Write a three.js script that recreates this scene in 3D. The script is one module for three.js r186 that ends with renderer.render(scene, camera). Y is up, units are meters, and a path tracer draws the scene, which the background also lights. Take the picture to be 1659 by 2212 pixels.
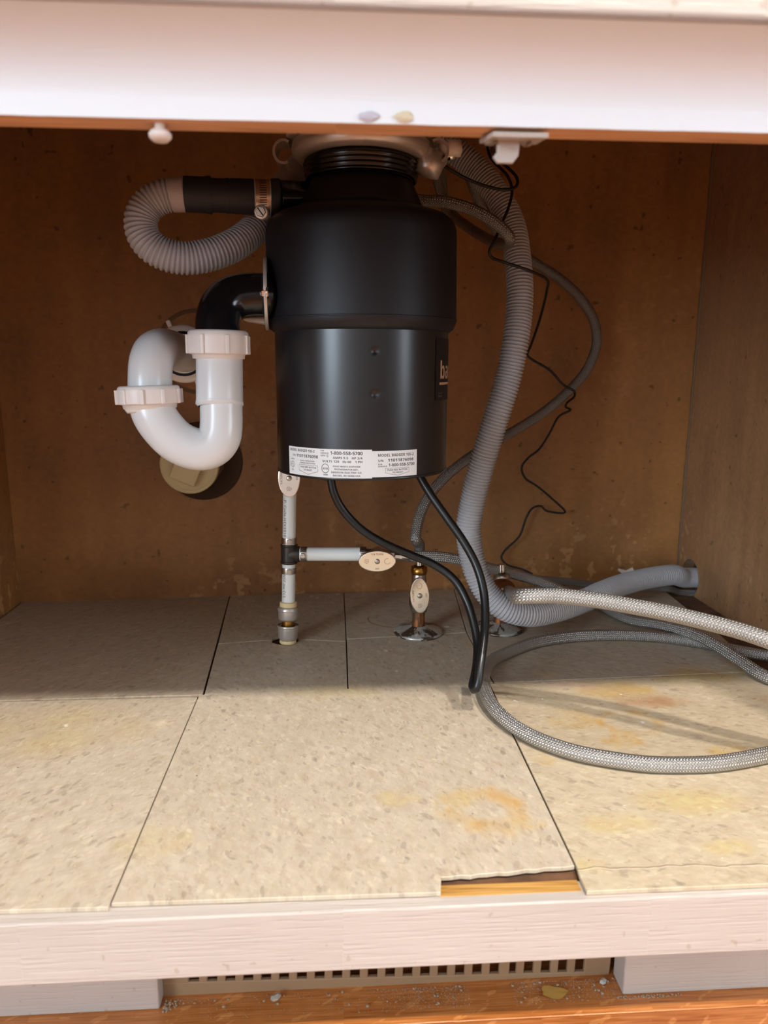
import * as THREE from 'three';
import { RoundedBoxGeometry } from 'three/addons/geometries/RoundedBoxGeometry.js';
import { mergeGeometries } from 'three/addons/utils/BufferGeometryUtils.js';
import { RectAreaLightUniformsLib } from 'three/addons/lights/RectAreaLightUniformsLib.js';
RectAreaLightUniformsLib.init();

// ------------------------------------------------------------------ camera, light, exposure
const W = 1659, H = 2212, FOCAL = 1570;
const scene = new THREE.Scene();
const camera = new THREE.PerspectiveCamera(2 * Math.atan(H / 2 / FOCAL) * 180 / Math.PI, W / H, 0.02, 20);
const EYE = new THREE.Vector3(0, 0.334, 0.4015);
const cz = new THREE.Vector3(99.5, -315, FOCAL).normalize();
const cx = new THREE.Vector3(25270, 227, -FOCAL); cx.addScaledVector(cz, -cx.dot(cz)).normalize();
const cy = new THREE.Vector3().crossVectors(cz, cx);
const VIEW = new THREE.Matrix4().set(cx.x, cx.y, cx.z, 0, cy.x, cy.y, cy.z, 0, cz.x, cz.y, cz.z, 0, 0, 0, 0, 1);
camera.position.copy(EYE); camera.quaternion.setFromRotationMatrix(VIEW);
camera.focus = 0.74; camera.userData.fStop = 7.5;
scene.background = new THREE.Color(0.55, 0.68, 0.9);

const renderer = new THREE.WebGLRenderer({ antialias: true });
renderer.toneMapping = THREE.LinearToneMapping;
renderer.toneMappingExposure = 0.93;
renderer.shadowMap.enabled = true; renderer.shadowMap.type = THREE.PCFSoftShadowMap;

const LAMP = { warm: new THREE.Color(1.0, 0.955, 0.89), power: 20, size: 0.12 };
const DAY_LEFT = { color: new THREE.Color(0.69, 0.85, 1.0), power: 13 };
const DAY_RIGHT = { color: new THREE.Color(0.78, 0.89, 1.0), power: 7 };

// ------------------------------------------------------------------ helpers
const V = (x, y, z) => new THREE.Vector3(x, y, z);
const rayOf = (px, py) => V(px - W / 2, H / 2 - py, -FOCAL).applyMatrix4(VIEW);
const depth = (px, py, d) => rayOf(px, py).multiplyScalar(d / FOCAL).add(EYE);          // a pixel at a distance along the view axis
const camOf = (p) => p.clone().sub(EYE).applyMatrix4(VIEW.clone().invert());   // seen from the camera: x right, y up, -z ahead
const onY = (px, py, y = 0) => { const r = rayOf(px, py); return r.multiplyScalar((y - EYE.y) / r.y).add(EYE); };
const onZ = (px, py, z) => { const r = rayOf(px, py); return r.multiplyScalar((z - EYE.z) / r.z).add(EYE); };
const onX = (px, py, x) => { const r = rayOf(px, py); return r.multiplyScalar((x - EYE.x) / r.x).add(EYE); };
let seed = 7;
const rnd = () => { seed = (seed + 0x6d2b79f5) | 0; let t = Math.imul(seed ^ (seed >>> 15), 1 | seed); t = (t + Math.imul(t ^ (t >>> 7), 61 | t)) ^ t; return ((t ^ (t >>> 14)) >>> 0) / 4294967296; };
const rr = (a, b) => a + (b - a) * rnd();
const clamp = (x, a = 0, b = 1) => Math.min(b, Math.max(a, x)), smooth = (a, b, x) => { const t = clamp((x - a) / (b - a)); return t * t * (3 - 2 * t); };
const hash = (x, y) => { let h = Math.imul(x, 374761393) + Math.imul(y, 668265263) | 0; h = Math.imul(h ^ (h >>> 13), 1274126177); return ((h ^ (h >>> 16)) >>> 0) / 4294967296; };
function noise(x, y) {
  const xi = Math.floor(x), yi = Math.floor(y); let fx = x - xi, fy = y - yi; fx = fx * fx * (3 - 2 * fx); fy = fy * fy * (3 - 2 * fy);
  return (hash(xi, yi) * (1 - fx) + hash(xi + 1, yi) * fx) * (1 - fy) + (hash(xi, yi + 1) * (1 - fx) + hash(xi + 1, yi + 1) * fx) * fy;
}
const fbm = (x, y, n = 4) => { let s = 0, a = 0.5, t = 0; for (let i = 0; i < n; i++) { s += a * noise(x, y); t += a; a *= 0.5; x = x * 2.03 + 17.1; y = y * 2.03 + 9.7; } return s / t; };
function tex(w, h, fn, srgb = true) {
  const d = new Uint8Array(w * h * 4);
  for (let y = 0, i = 0; y < h; y++) for (let x = 0; x < w; x++, i += 4) { const c = fn(x / w, y / h); for (let k = 0; k < 3; k++) d[i + k] = clamp(c[k], 0, 255); d[i + 3] = 255; }
  const t = new THREE.DataTexture(d, w, h); return finish(t, srgb);
}
function finish(t, srgb = true, wrap = THREE.RepeatWrapping) {
  t.wrapS = t.wrapT = wrap; t.magFilter = THREE.LinearFilter; t.minFilter = THREE.LinearMipmapLinearFilter; t.generateMipmaps = true;
  if (srgb) t.colorSpace = THREE.SRGBColorSpace; t.needsUpdate = true; return t;
}
function canvasTex(w, h, draw, srgb = true) { const c = document.createElement('canvas'); c.width = w; c.height = h; draw(c.getContext('2d'), w, h); return finish(new THREE.CanvasTexture(c), srgb, THREE.ClampToEdgeWrapping); }
const std = (o) => new THREE.MeshPhysicalMaterial(o);
const rgb = (r, g, b) => new THREE.Color().setRGB(r / 255, g / 255, b / 255, THREE.SRGBColorSpace);

const used = {};
const numbered = (n) => { const k = used[n] = (used[n] ?? -1) + 1; return k ? n + '_' + String(k).padStart(3, '0') : n; };
function thing(name, label, category, at = V(0, 0, 0), group) {
  const o = new THREE.Group(); o.name = numbered(name); o.position.copy(at); scene.add(o);
  o.userData = { label, category }; if (group) o.userData.group = group; return o;
}
function struct(name, geo, mat) {
  const o = geo ? new THREE.Mesh(geo, mat) : new THREE.Group(); o.name = name; o.userData = { kind: 'structure' };
  o.castShadow = o.receiveShadow = true; scene.add(o); return o;
}
// geometry given in world space becomes a part of its thing
function part(name, geo, mat, parent, label) {
  parent.updateWorldMatrix(true, false);
  geo.applyMatrix4(parent.matrixWorld.clone().invert());
  const m = new THREE.Mesh(geo, mat); m.name = name; m.castShadow = m.receiveShadow = true; if (label) m.userData.label = label;
  parent.add(m); return m;
}
const single = (name, geo, mat, label, category, group) => { geo.computeBoundingBox(); const b = geo.boundingBox, c = b.getCenter(V(0, 0, 0)); c.y = b.min.y;
  geo.translate(-c.x, -c.y, -c.z); const m = new THREE.Mesh(geo, mat); m.position.copy(c); m.name = numbered(name); m.castShadow = m.receiveShadow = true; m.userData = { label, category }; if (group) m.userData.group = group; scene.add(m); return m; };
// uv in metres by the dominant axis of each face
function metreUV(g, s = 1, ox = 0, oy = 0) {
  if (g.index) g = g.toNonIndexed();
  const p = g.attributes.position, n = g.attributes.normal, uv = new Float32Array(p.count * 2);
  for (let i = 0; i < p.count; i++) {
    const ax = Math.abs(n.getX(i)), ay = Math.abs(n.getY(i)), az = Math.abs(n.getZ(i));
    const [u, v] = ax > ay && ax > az ? [p.getZ(i), p.getY(i)] : ay > az ? [p.getX(i), p.getZ(i)] : [p.getX(i), p.getY(i)];
    uv[2 * i] = u * s + ox; uv[2 * i + 1] = v * s + oy;
  }
  g.setAttribute('uv', new THREE.BufferAttribute(uv, 2)); return g;
}
const box = (x0, x1, y0, y1, z0, z1, r = 0) => { const g = r ? new RoundedBoxGeometry(x1 - x0, y1 - y0, z1 - z0, 3, r) : new THREE.BoxGeometry(x1 - x0, y1 - y0, z1 - z0); g.translate((x0 + x1) / 2, (y0 + y1) / 2, (z0 + z1) / 2); return metreUV(g); };
// turn a geometry so that its y axis points along dir, its origin at p
const frame = (g, p, dir, spin = 0) => { if (spin) g.rotateY(spin); const q = new THREE.Quaternion().setFromUnitVectors(V(0, 1, 0), dir.clone().normalize()); g.applyQuaternion(q); g.translate(p.x, p.y, p.z); return g; };
const turned = (profile, p, dir, seg = 48) => frame(new THREE.LatheGeometry(profile.map(([r, y]) => new THREE.Vector2(Math.max(r, 1e-5), y)), seg), p, dir);
const rod = (a, b, r, seg = 32) => { const d = b.clone().sub(a), l = d.length(), e = Math.min(r * 0.12, l * 0.2); return turned([[0, 0], [r - e, 0], [r, e], [r, l - e], [r - e, l], [0, l]], a, d, seg); };
const prism = (sides, a, b, r, spin = 0) => { const d = b.clone().sub(a), l = d.length(), e = Math.min(r * 0.1, l * 0.2); let g = new THREE.LatheGeometry([[0, 0], [r - e, 0], [r, e], [r, l - e], [r - e, l], [0, l]].map(([x, y]) => new THREE.Vector2(Math.max(x, 1e-5), y)), sides).toNonIndexed(); g.computeVertexNormals(); return frame(g, a, d, spin); };
// sweep a circle along points; radius may be a function of the length travelled; uv: metres along, turns around
function sweep(pts, radius, { step = 0.004, sides = 20, tension = 0.5, caps = true } = {}) {
  const curve = new THREE.CatmullRomCurve3(pts, false, 'centripetal', tension); curve.arcLengthDivisions = 2000;
  const L = curve.getLength(), n = Math.max(4, Math.round(L / step)), rad = typeof radius === 'function' ? radius : () => radius;
  const pos = [], uv = [], idx = []; let nrm = null, prev = null;
  for (let i = 0; i <= n; i++) {
    const c = curve.getPointAt(i / n), t = curve.getTangentAt(i / n);
    if (!nrm) { nrm = V(0.3, 1, 0.2); nrm.addScaledVector(t, -nrm.dot(t)).normalize(); }
    else { const ax = prev.clone().cross(t), s = ax.length(); if (s > 1e-7) nrm.applyAxisAngle(ax.divideScalar(s), Math.atan2(s, prev.dot(t))); nrm.addScaledVector(t, -nrm.dot(t)).normalize(); }
    prev = t; const b = t.clone().cross(nrm), r = rad(i / n * L, L);
    for (let k = 0; k <= sides; k++) { const a = k / sides * Math.PI * 2, p = c.clone().addScaledVector(nrm, Math.cos(a) * r).addScaledVector(b, Math.sin(a) * r); pos.push(p.x, p.y, p.z); uv.push(i / n * L, k / sides); }
  }
  const row = sides + 1;
  for (let i = 0; i < n; i++) for (let k = 0; k < sides; k++) { const a = i * row + k; idx.push(a, a + 1, a + row, a + 1, a + row + 1, a + row); }
  if (caps) for (const [i, s] of [[0, 1], [n, -1]]) { const c = curve.getPointAt(i / n), o = pos.length / 3; pos.push(c.x, c.y, c.z); uv.push(0, 0); for (let k = 0; k < sides; k++) { const a = i * row + k, b = a + 1; s > 0 ? idx.push(o, b, a) : idx.push(o, a, b); } }
  const g = new THREE.BufferGeometry(); g.setAttribute('position', new THREE.Float32BufferAttribute(pos, 3)); g.setAttribute('uv', new THREE.Float32BufferAttribute(uv, 2)); g.setIndex(idx); g.computeVertexNormals();
  const N = g.attributes.normal;   // close the seam
  for (let i = 0; i <= n; i++) { const a = i * row, b = a + sides, v = V(N.getX(a) + N.getX(b), N.getY(a) + N.getY(b), N.getZ(a) + N.getZ(b)).normalize(); N.setXYZ(a, v.x, v.y, v.z); N.setXYZ(b, v.x, v.y, v.z); }
  return g;
}
const px = (list) => list.map(([x, y, d]) => depth(x, y, d));
const bare = (g) => { const o = g.index ? g.toNonIndexed() : g; for (const k of Object.keys(o.attributes)) if (!['position', 'normal', 'uv'].includes(k)) o.deleteAttribute(k); return o; };
const join = (...gs) => mergeGeometries(gs.map(bare));

// ------------------------------------------------------------------ materials
const brush = tex(512, 512, (u, v) => { const a = fbm(u * 6, v * 90, 4), b = noise(u * 14, v * 160); const g = Math.max(0, a - 0.55) * 3 + b * 0.15; const h = 200 - g * 190; return [h, h, h]; }, false);
brush.repeat.set(5, 9);
const paintMap = tex(512, 512, (u, v) => { const n = fbm(u * 5, v * 9, 4) - 0.5, s = fbm(u * 60, v * 60, 2) > 0.86 ? -14 : 0; return [186 + n * 12 + s, 174 + n * 12 + s * 1.2, 164 + n * 13 + s * 1.5]; });
paintMap.repeat.set(3, 3);
const M = {};
M.paint = std({ map: paintMap, bumpMap: brush, bumpScale: 0.00032, roughness: 0.42 });
M.apron = std({ color: rgb(234, 236, 238), bumpMap: brush, bumpScale: 0.00008, roughness: 0.4 });
const grain = (r, g, b, k, fl) => tex(1024, 512, (u, v) => {
  const w = fbm(u * 3, v * 10, 3) * 1.5, l = fbm(u * 9 + w, v * 120 + w * 3, 3) - 0.5, c = fbm(u * 2, v * 6, 3) - 0.5, f = fl ? smooth(0.70, 0.76, fbm(u * 26 + v * 14, v * 9 - u * 3 + 40, 3)) * fl : 0;
  const d = l * k + c * k * 0.7; return [r + d * 1.1 + f * 22, g + d + f * 24, b + d * 0.8 + f * 20]; });
M.bareWood = std({ map: grain(220, 168, 124, 60, 0), roughness: 0.6 }); M.bareWood.map.repeat.set(4, 8);
M.oakEdge = std({ map: grain(188, 140, 74, 80, 0), roughness: 0.5 }); M.oakEdge.map.repeat.set(4, 8);
M.plank = [0, 1, 2].map((i) => { const m = std({ map: grain(182 - i * 8, 110 - i * 6, 54, 60, 1), roughness: 0.3, clearcoat: 0.3, clearcoatRoughness: 0.2 }); m.map.repeat.set(4.3, 11); m.map.offset.set(i * 0.37, i * 0.21); return m; });
M.underlay = std({ map: tex(256, 256, (u, v) => { const n = fbm(u * 20, v * 20, 4); return [70 + n * 60, 46 + n * 44, 30 + n * 30]; }), roughness: 0.95 }); M.underlay.map.repeat.set(4, 4);
M.dark = std({ color: rgb(28, 20, 15), roughness: 0.95 });
// hardboard panels, stained: pale speckles and a damp band close to the floor
const panel = (k, seedX, pale) => tex(1024, 768, (u, v) => {
  const st = fbm(u * 40 + seedX, v * 4, 3) - 0.5, cl = fbm(u * 5 + seedX, v * 5, 4) - 0.5, fine = fbm(u * 180, v * 150, 2) - 0.5;
  const low = 1 - smooth(0.0, 0.30, v), sp = smooth(0.64, 0.72, fbm(u * 90 + seedX * 3, v * 64, 3)) * smooth(0.45, 0.62, fbm(u * 6 + 3, v * 6 + seedX, 3)) * (0.25 + low);
  const drk = smooth(0.84, 0.88, fbm(u * 105 + 71, v * 74 + seedX, 2)) * 0.5, damp = smooth(0.055, 0.0, v + fbm(u * 14, 1, 2) * 0.03) * 0.5;
  const pl = pale ? smooth(0.52, 0.75, fbm(u * 4 + 11, v * 5 + 2, 3)) * low * 0.7 : 0;
  const b = 1 + st * 0.16 + cl * 0.26 + fine * 0.12 - drk * 0.5 - damp;
  return [k[0] * b + sp * 28 + pl * 40, k[1] * b + sp * 29 + pl * 40, k[2] * b + sp * 26 + pl * 38]; });
M.back = std({ map: panel([158, 108, 60], 3.1, 0.3), roughness: 0.55 });
M.side = std({ map: panel([166, 122, 84], 8.7, 1), roughness: 0.5 });
M.top = std({ color: rgb(110, 76, 50), roughness: 0.8 });

const whitePlastic = (k = 1) => std({ color: rgb(216 * k, 213 * k, 211 * k), roughness: 0.28, clearcoat: 0.2, clearcoatRoughness: 0.15 });
M.pvc = whitePlastic(); M.nut = std({ color: rgb(226, 214, 206), roughness: 0.42 });
M.pex = std({ color: rgb(232, 232, 228), roughness: 0.35 });
M.blackGloss = std({ color: rgb(14, 15, 18), roughness: 0.16 });
M.rubber = std({ color: rgb(34, 34, 37), roughness: 0.6 });
M.cord = std({ color: rgb(20, 20, 20), roughness: 0.32 });
M.wire = std({ color: rgb(24, 20, 20), roughness: 0.55 });
M.corrugated = std({ color: rgb(178, 176, 178), roughness: 0.5 });
M.cuff = std({ color: rgb(178, 170, 166), roughness: 0.5 });
M.cream = std({ color: rgb(228, 206, 156), roughness: 0.5, map: null });
M.gasket = std({ color: rgb(24, 30, 58), roughness: 0.6 });
M.putty = std({ color: rgb(120, 96, 72), roughness: 0.95 });
M.chrome = std({ color: rgb(235, 230, 225), metalness: 1, roughness: 0.14 });
M.nickel = std({ color: rgb(190, 182, 172), metalness: 1, roughness: 0.32 });
M.steel = std({ metalness: 0.6, roughness: 0.4, map: tex(256, 256, (u, v) => { const n = fbm(u * 8, v * 8, 4); return [175 + n * 70, 172 + n * 68, 166 + n * 66]; }) });
M.brass = std({ color: rgb(176, 128, 60), metalness: 1, roughness: 0.3 });
M.copper = std({ map: tex(256, 256, (u, v) => { const n = fbm(u * 10, v * 14, 4), t = smooth(0.6, 0.7, n); return [104 + t * 60 + n * 20, 76 + t * 20 + n * 16, 50 + n * 16]; }), metalness: 0.65, roughness: 0.5 });
M.bronze = std({ color: rgb(52, 44, 38), roughness: 0.4, metalness: 0.2 });
M.wornChrome = std({ map: tex(512, 512, (u, v) => { const n = fbm(u * 15, v * 3 + 5, 5), t = smooth(0.52, 0.62, n); return [182 - t * 100, 180 - t * 112, 172 - t * 118]; }), metalness: 0.4, roughness: 0.4, roughnessMap: tex(256, 256, (u, v) => { const t = smooth(0.5, 0.6, fbm(u * 22, v * 6, 5)); return [0, 150 + t * 100, 0]; }, false) });
M.register = std({ color: rgb(150, 120, 90), roughness: 0.5 });
const speck = tex(1024, 1024, (u, v) => { const s = Math.abs(u - 0.5) < 0.03 && noise(u * 300, v * 150) > 0.93 ? 120 : 0, d = fbm(u * 6, v * 6, 4) * 8 + (noise(u * 420, v * 300) > 0.985 ? 40 : 0); return [11 + s + d, 11 + s + d, 17 + s + d]; });
M.housing = std({ map: speck, roughness: 0.5 });
M.bodySteel = std({ map: tex(1024, 512, (u, v) => { const d = fbm(u * 9, v * 5, 4) * 6 + (noise(u * 500, v * 200) > 0.985 ? 26 : 0); return [21 + d, 22 + d, 25 + d]; }), roughness: 0.3, clearcoat: 0.25, clearcoatRoughness: 0.25 });

// woven steel braid: crossing strands
const braidH = (u, v) => { const A = (u + v) * 2, B = (u - v) * 2, ca = Math.floor(A), cb = Math.floor(B), fa = A - ca, fb = B - cb, over = ((ca + cb) & 1) === 0;
  const s = over ? fa : fb, l = over ? fb : fa, e = Math.sin(Math.PI * clamp(s)) ** 0.5, w = 0.8 + 0.2 * Math.cos(s * Math.PI * 8); return e * (0.45 + 0.55 * Math.sin(Math.PI * l)) * w; };
const braidBump = tex(128, 128, (u, v) => { const h = braidH(u, v) * 255; return [h, h, h]; }, false);
const braidMap = tex(128, 128, (u, v) => { const h = 120 + braidH(u, v) * 125; return [h, h * 0.985, h * 0.96]; });
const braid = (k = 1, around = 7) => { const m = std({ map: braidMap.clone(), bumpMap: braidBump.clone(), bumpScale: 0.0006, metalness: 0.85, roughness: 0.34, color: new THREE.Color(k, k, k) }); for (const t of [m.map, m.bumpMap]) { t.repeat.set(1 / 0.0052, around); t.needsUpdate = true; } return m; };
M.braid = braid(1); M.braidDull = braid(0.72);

// ------------------------------------------------------------------ the setting: kitchen room around the cabinet
const wallPaint = std({ color: rgb(206, 203, 198), roughness: 0.85 });
const FLOOR = -0.14, X0 = -2.4, X1 = 2.4, Z1 = 3.6, CEIL = 2.3, BACK = -0.66;
struct('floor_kitchen', box(X0, X1, FLOOR - 0.1, FLOOR - 0.018, BACK, Z1), M.plank[1]);
{ // hardwood strips run along the cabinet; the seam seen in the photograph lies at z = -0.046
  const f = struct('floor_hardwood');
  const strip = 0.057; let k = 0;
  for (let z = -0.0462 - strip * 2; z < Z1; z += strip, k++) {
    const cuts = [X0]; for (let x = X0 + rr(0.4, 1.1); x < X1 - 0.3; x += rr(0.7, 1.3)) if (Math.abs(x) > 0.5 || k > 4) cuts.push(x); cuts.push(X1);
    if (z > 0.5) { const g = box(X0, X1, FLOOR - 0.018, FLOOR, z + 0.0003, z + strip - 0.0003); part('plank', g, M.plank[k % 3], f); continue; }
    for (let i = 0; i + 1 < cuts.length; i++) part('plank', box(cuts[i] + 0.0002, cuts[i + 1] - 0.0002, FLOOR - 0.018, FLOOR - rr(0, 0.0003), z + 0.0003, z + strip - 0.0003, 0.0008), M.plank[(k + i) % 3], f);
  }
}
struct('ceiling_kitchen', box(X0 - 0.1, X1 + 0.1, CEIL, CEIL + 0.1, BACK - 0.1, Z1 + 0.1), std({ color: rgb(235, 230, 222), roughness: 0.9 }));
struct('wall_kitchen_back', box(X0 - 0.1, X1 + 0.1, FLOOR, CEIL, BACK - 0.12, BACK - 0.06), wallPaint);
struct('wall_kitchen_front', box(X0 - 0.1, X1 + 0.1, FLOOR, CEIL, Z1, Z1 + 0.1), wallPaint);
// side walls with a tall glazed opening each
function glazedWall(name, x, s, z0, z1, y0, y1, light, win) {
  const a = x, b = x + s * 0.1, xs = [Math.min(a, b), Math.max(a, b)];
  struct(name, join(box(...xs, FLOOR, CEIL, BACK - 0.1, z0), box(...xs, FLOOR, CEIL, z1, Z1 + 0.1), box(...xs, y1, CEIL, z0, z1), box(...xs, FLOOR, y0, z0, z1)), wallPaint);
  const w = struct(win), fr = std({ color: rgb(235, 235, 235), roughness: 0.4 }), mid = (z0 + z1) / 2;
  for (const [p, q] of [[z0, z0 + 0.05], [z1 - 0.05, z1], [mid - 0.04, mid + 0.04]]) part('window_frame', box(x + s * 0.02 - 0.02, x + s * 0.02 + 0.02, y0, y1, p, q, 0.004), fr, w);
  for (const [p, q] of [[y0, y0 + 0.06], [y1 - 0.06, y1]]) part('window_rail', box(x + s * 0.02 - 0.018, x + s * 0.02 + 0.018, p, q, z0 + 0.05, z1 - 0.05, 0.004), fr, w);
  part('window_pane', box(x + s * 0.02 - 0.003, x + s * 0.02 + 0.003, y0 + 0.06, y1 - 0.06, z0 + 0.05, z1 - 0.05), std({ color: 0xffffff, emissive: light.color, emissiveIntensity: light.power * 0.3, roughness: 0.3 }), w);
  const L = new THREE.RectAreaLight(light.color, light.power, z1 - z0 - 0.1, y1 - y0 - 0.12); L.position.set(x - s * 0.012, (y1 + y0) / 2, mid); L.lookAt(x - s * 2, (y1 + y0) / 2, mid); scene.add(L);
}
glazedWall('wall_kitchen_left', X0, -1, 1.8, 3.4, 0.18, 1.9, DAY_LEFT, 'window_1');
glazedWall('wall_kitchen_right', X1, 1, 0.6, 1.7, 0.18, 1.9, DAY_RIGHT, 'window_2');
// ceiling lamps (recessed cans)
const lampAt = [[0.35, 1.28], [1.05, 1.28]];
lampAt.forEach(([x, z], i) => {
  const t = thing('ceiling_lamp', ['round recessed ceiling lamp nearer to the sink cabinet centre', 'round recessed ceiling lamp nearer to the right wall'][i], 'lamp', V(x, CEIL, z));
  part('trim_ring', turned([[0.085, 0], [0.105, 0], [0.105, 0.006], [0.085, 0.012]], V(x, CEIL, z), V(0, -1, 0)), M.pvc, t);
  part('lamp_glass', turned([[0, 0.004], [0.08, 0.004], [0.085, 0]], V(x, CEIL, z), V(0, -1, 0)), std({ color: 0xffffff, emissive: LAMP.warm, emissiveIntensity: 6 }), t);
  const L = new THREE.SpotLight(LAMP.warm, LAMP.power, 0, 0.33, 0.4, 2); L.position.set(x, CEIL - 0.02, z); L.target.position.set(x * 0.35 - 0.02, 0, -0.12); L.castShadow = true; L.shadow.mapSize.set(2048, 2048); L.shadow.radius = LAMP.size / 2 / 0.02; scene.add(L, L.target);
});

// ------------------------------------------------------------------ cabinet shell
const XL = -0.457, XR = 0.533, CT = 0.668, bl = V(XL, 0, -0.6247), br = V(XR, 0, -0.6775);
{ // back panel, slightly out of square like the photograph's
  const d = br.clone().sub(bl), L = d.length() + 0.04, g = new THREE.BoxGeometry(L, CT + 0.02, 0.012); g.translate(0, CT / 2 - 0.01, -0.006);
  g.rotateY(-Math.atan2(d.z, d.x)); g.translate((bl.x + br.x) / 2, 0, (bl.z + br.z) / 2); struct('wall_back', g, M.back);
  const side = (x, s) => { const w = new THREE.BoxGeometry(0.018, CT + 0.02, 0.69); w.translate(x + s * 0.009, CT / 2 - 0.01, -0.345 - 0.012); return w; };
  struct('wall_left', side(XL, -1), M.back);
  // right side panel with the hose hole cut through
  const sh = new THREE.Shape(); sh.moveTo(-0.70, -0.02); sh.lineTo(-0.012, -0.02); sh.lineTo(-0.012, CT); sh.lineTo(-0.70, CT); sh.closePath();
  const hole = new THREE.Path(); hole.absellipse(onX(1509, 1254, XR).z - 0.027, onX(1500, 1254, XR).y, 0.027, 0.0285, 0, Math.PI * 2); sh.holes.push(hole);
  const g2 = new THREE.ExtrudeGeometry(sh, { depth: 0.018, bevelEnabled: false, curveSegments: 40 });
  const uv = g2.attributes.uv; for (let i = 0; i < uv.count; i++) uv.setXY(i, (uv.getX(i) + 0.7) / 0.7, (uv.getY(i) + 0.02) / 0.69);
  g2.rotateY(-Math.PI / 2); g2.translate(XR + 0.018, 0, 0); struct('wall_right', g2, M.side);
}
const caulk = std({ color: rgb(120, 92, 66), roughness: 0.7 });
struct('trim_corner_right', sweep([V(XR, 0.005, br.z + 0.002), V(XR - 0.0005, 0.2, br.z + 0.002), V(XR, 0.42, br.z + 0.002), V(XR, CT - 0.002, br.z + 0.002)], (s) => 0.0016 + 0.0014 * noise(s * 90, 4), { step: 0.006, sides: 8 }), caulk);
struct('ceiling', box(XL - 0.02, XR + 0.02, CT, CT + 0.02, -0.70, -0.018), M.top);
struct('trim_counter', box(X0, X1, 0.74, 0.78, BACK - 0.06, 0.05, 0.005), std({ color: rgb(200, 190, 175), roughness: 0.4 }));
struct('trim_face_left', box(X0, -0.44, -0.047, 0.74, -0.019, 0), M.paint);
struct('trim_face_right', box(0.515, X1, -0.047, 0.74, -0.019, 0), M.paint);
{ // top rail: bare wood board with paint on its face
  const t = struct('trim_top_rail');
  part('board', box(-0.44, 0.515, 0.4552, 0.74, -0.0185, -0.0012), M.bareWood, t);
  const s = new THREE.Shape(); s.moveTo(-0.44, 0.74); s.lineTo(0.515, 0.74); for (let i = 160; i >= 0; i--) { const x = -0.44 + 0.955 * i / 160; s.lineTo(x, 0.4552 + 0.0004 * (fbm(x * 60, 3, 3) - 0.4)); }
  const g = new THREE.ExtrudeGeometry(s, { depth: 0.0012, bevelEnabled: false }); g.translate(0, 0, -0.0012); part('paint_coat', metreUV(g), M.apron, t);
}
struct('trim_drawer_edge', box(-0.9, 0.9, 0.4918, 0.74, 0.0005, 0.0365, 0.004), M.paint);
{ // moulded cove between the rail and the drawer edge
  const p = [[-0.0004, 0.461]]; for (let i = 0; i <= 20; i++) { const t = i / 20 * Math.PI / 2; p.push([0.0335 - 0.0337 * Math.cos(t), 0.4625 + 0.0293 * Math.sin(t)]); }
  const n = p.length, pos = [], idx = []; for (const x of [-0.6, 0.6]) for (const [z, y] of p) pos.push(x, y, z);
  for (let i = 0; i + 1 < n; i++) idx.push(i, i + n, i + 1, i + 1, i + n, i + n + 1);
  for (const x of [-0.6, 0.6]) { const o = pos.length / 3; pos.push(x, 0.4918, 0.0004); for (const [z, y] of p) pos.push(x, y, z); for (let i = 0; i + 1 < n; i++) x < 0 ? idx.push(o, o + 1 + i, o + 2 + i) : idx.push(o, o + 2 + i, o + 1 + i); }
  const g = new THREE.BufferGeometry(); g.setAttribute('position', new THREE.Float32BufferAttribute(pos, 3)); g.setIndex(idx); g.computeVertexNormals(); g.setAttribute('uv', new THREE.Float32BufferAttribute(pos.flatMap((v, i) => (i % 3 === 0 ? [v, pos[i + 1]] : [])), 2));
  struct('trim_cove', g, M.apron);
}
{ // bottom rail, unpainted oak where the tile used to cover it
  const t = struct('trim_bottom_rail');
  part('board', box(-0.6, 0.6, -0.0478, -0.0034, -0.019, 0.0002, 0.0016), M.paint, t);
  const a = onZ(949, 1920, -0.013), b = onZ(1252, 1905, -0.013);
  part('bare_oak', box(a.x, b.x, -0.0036, -0.0029, -0.0185, -0.0085), M.oakEdge, t, 'bare golden oak strip in the notch');
}
struct('trim_toe_left', box(-2.4, onY(345, 2181, FLOOR).x, FLOOR, -0.049, -0.088, -0.0695, 0.0015), M.paint);
struct('trim_toe_right', box(onY(1345, 2150, FLOOR).x, 2.4, FLOOR, -0.049, -0.082, -0.0615, 0.0015), M.paint);
struct('wall_toe', box(X0, X1, FLOOR - 0.02, -0.02, -0.14, -0.12), M.dark);

// ------------------------------------------------------------------ vinyl tiles on the cabinet floor
const sub = struct('floor');
{ const s = new THREE.Shape(); s.moveTo(XL, 0.019); s.lineTo(XR, 0.019); s.lineTo(XR, 0.69); s.lineTo(XL, 0.69); s.closePath();
  const c = onY(616, 1383), h = new THREE.Path(); h.absellipse(c.x, -c.z, 0.0185, 0.0155, 0, Math.PI * 2); s.holes.push(h);
  const g = new THREE.ExtrudeGeometry(s, { depth: 0.016, bevelEnabled: false }); g.rotateX(-Math.PI / 2); g.translate(0, -0.0212, 0); part('subfloor', metreUV(g), M.underlay, sub); }
struct('floor_crawl', box(XL, XR, -0.12, -0.1, -0.66, -0.12), M.dark);
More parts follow.
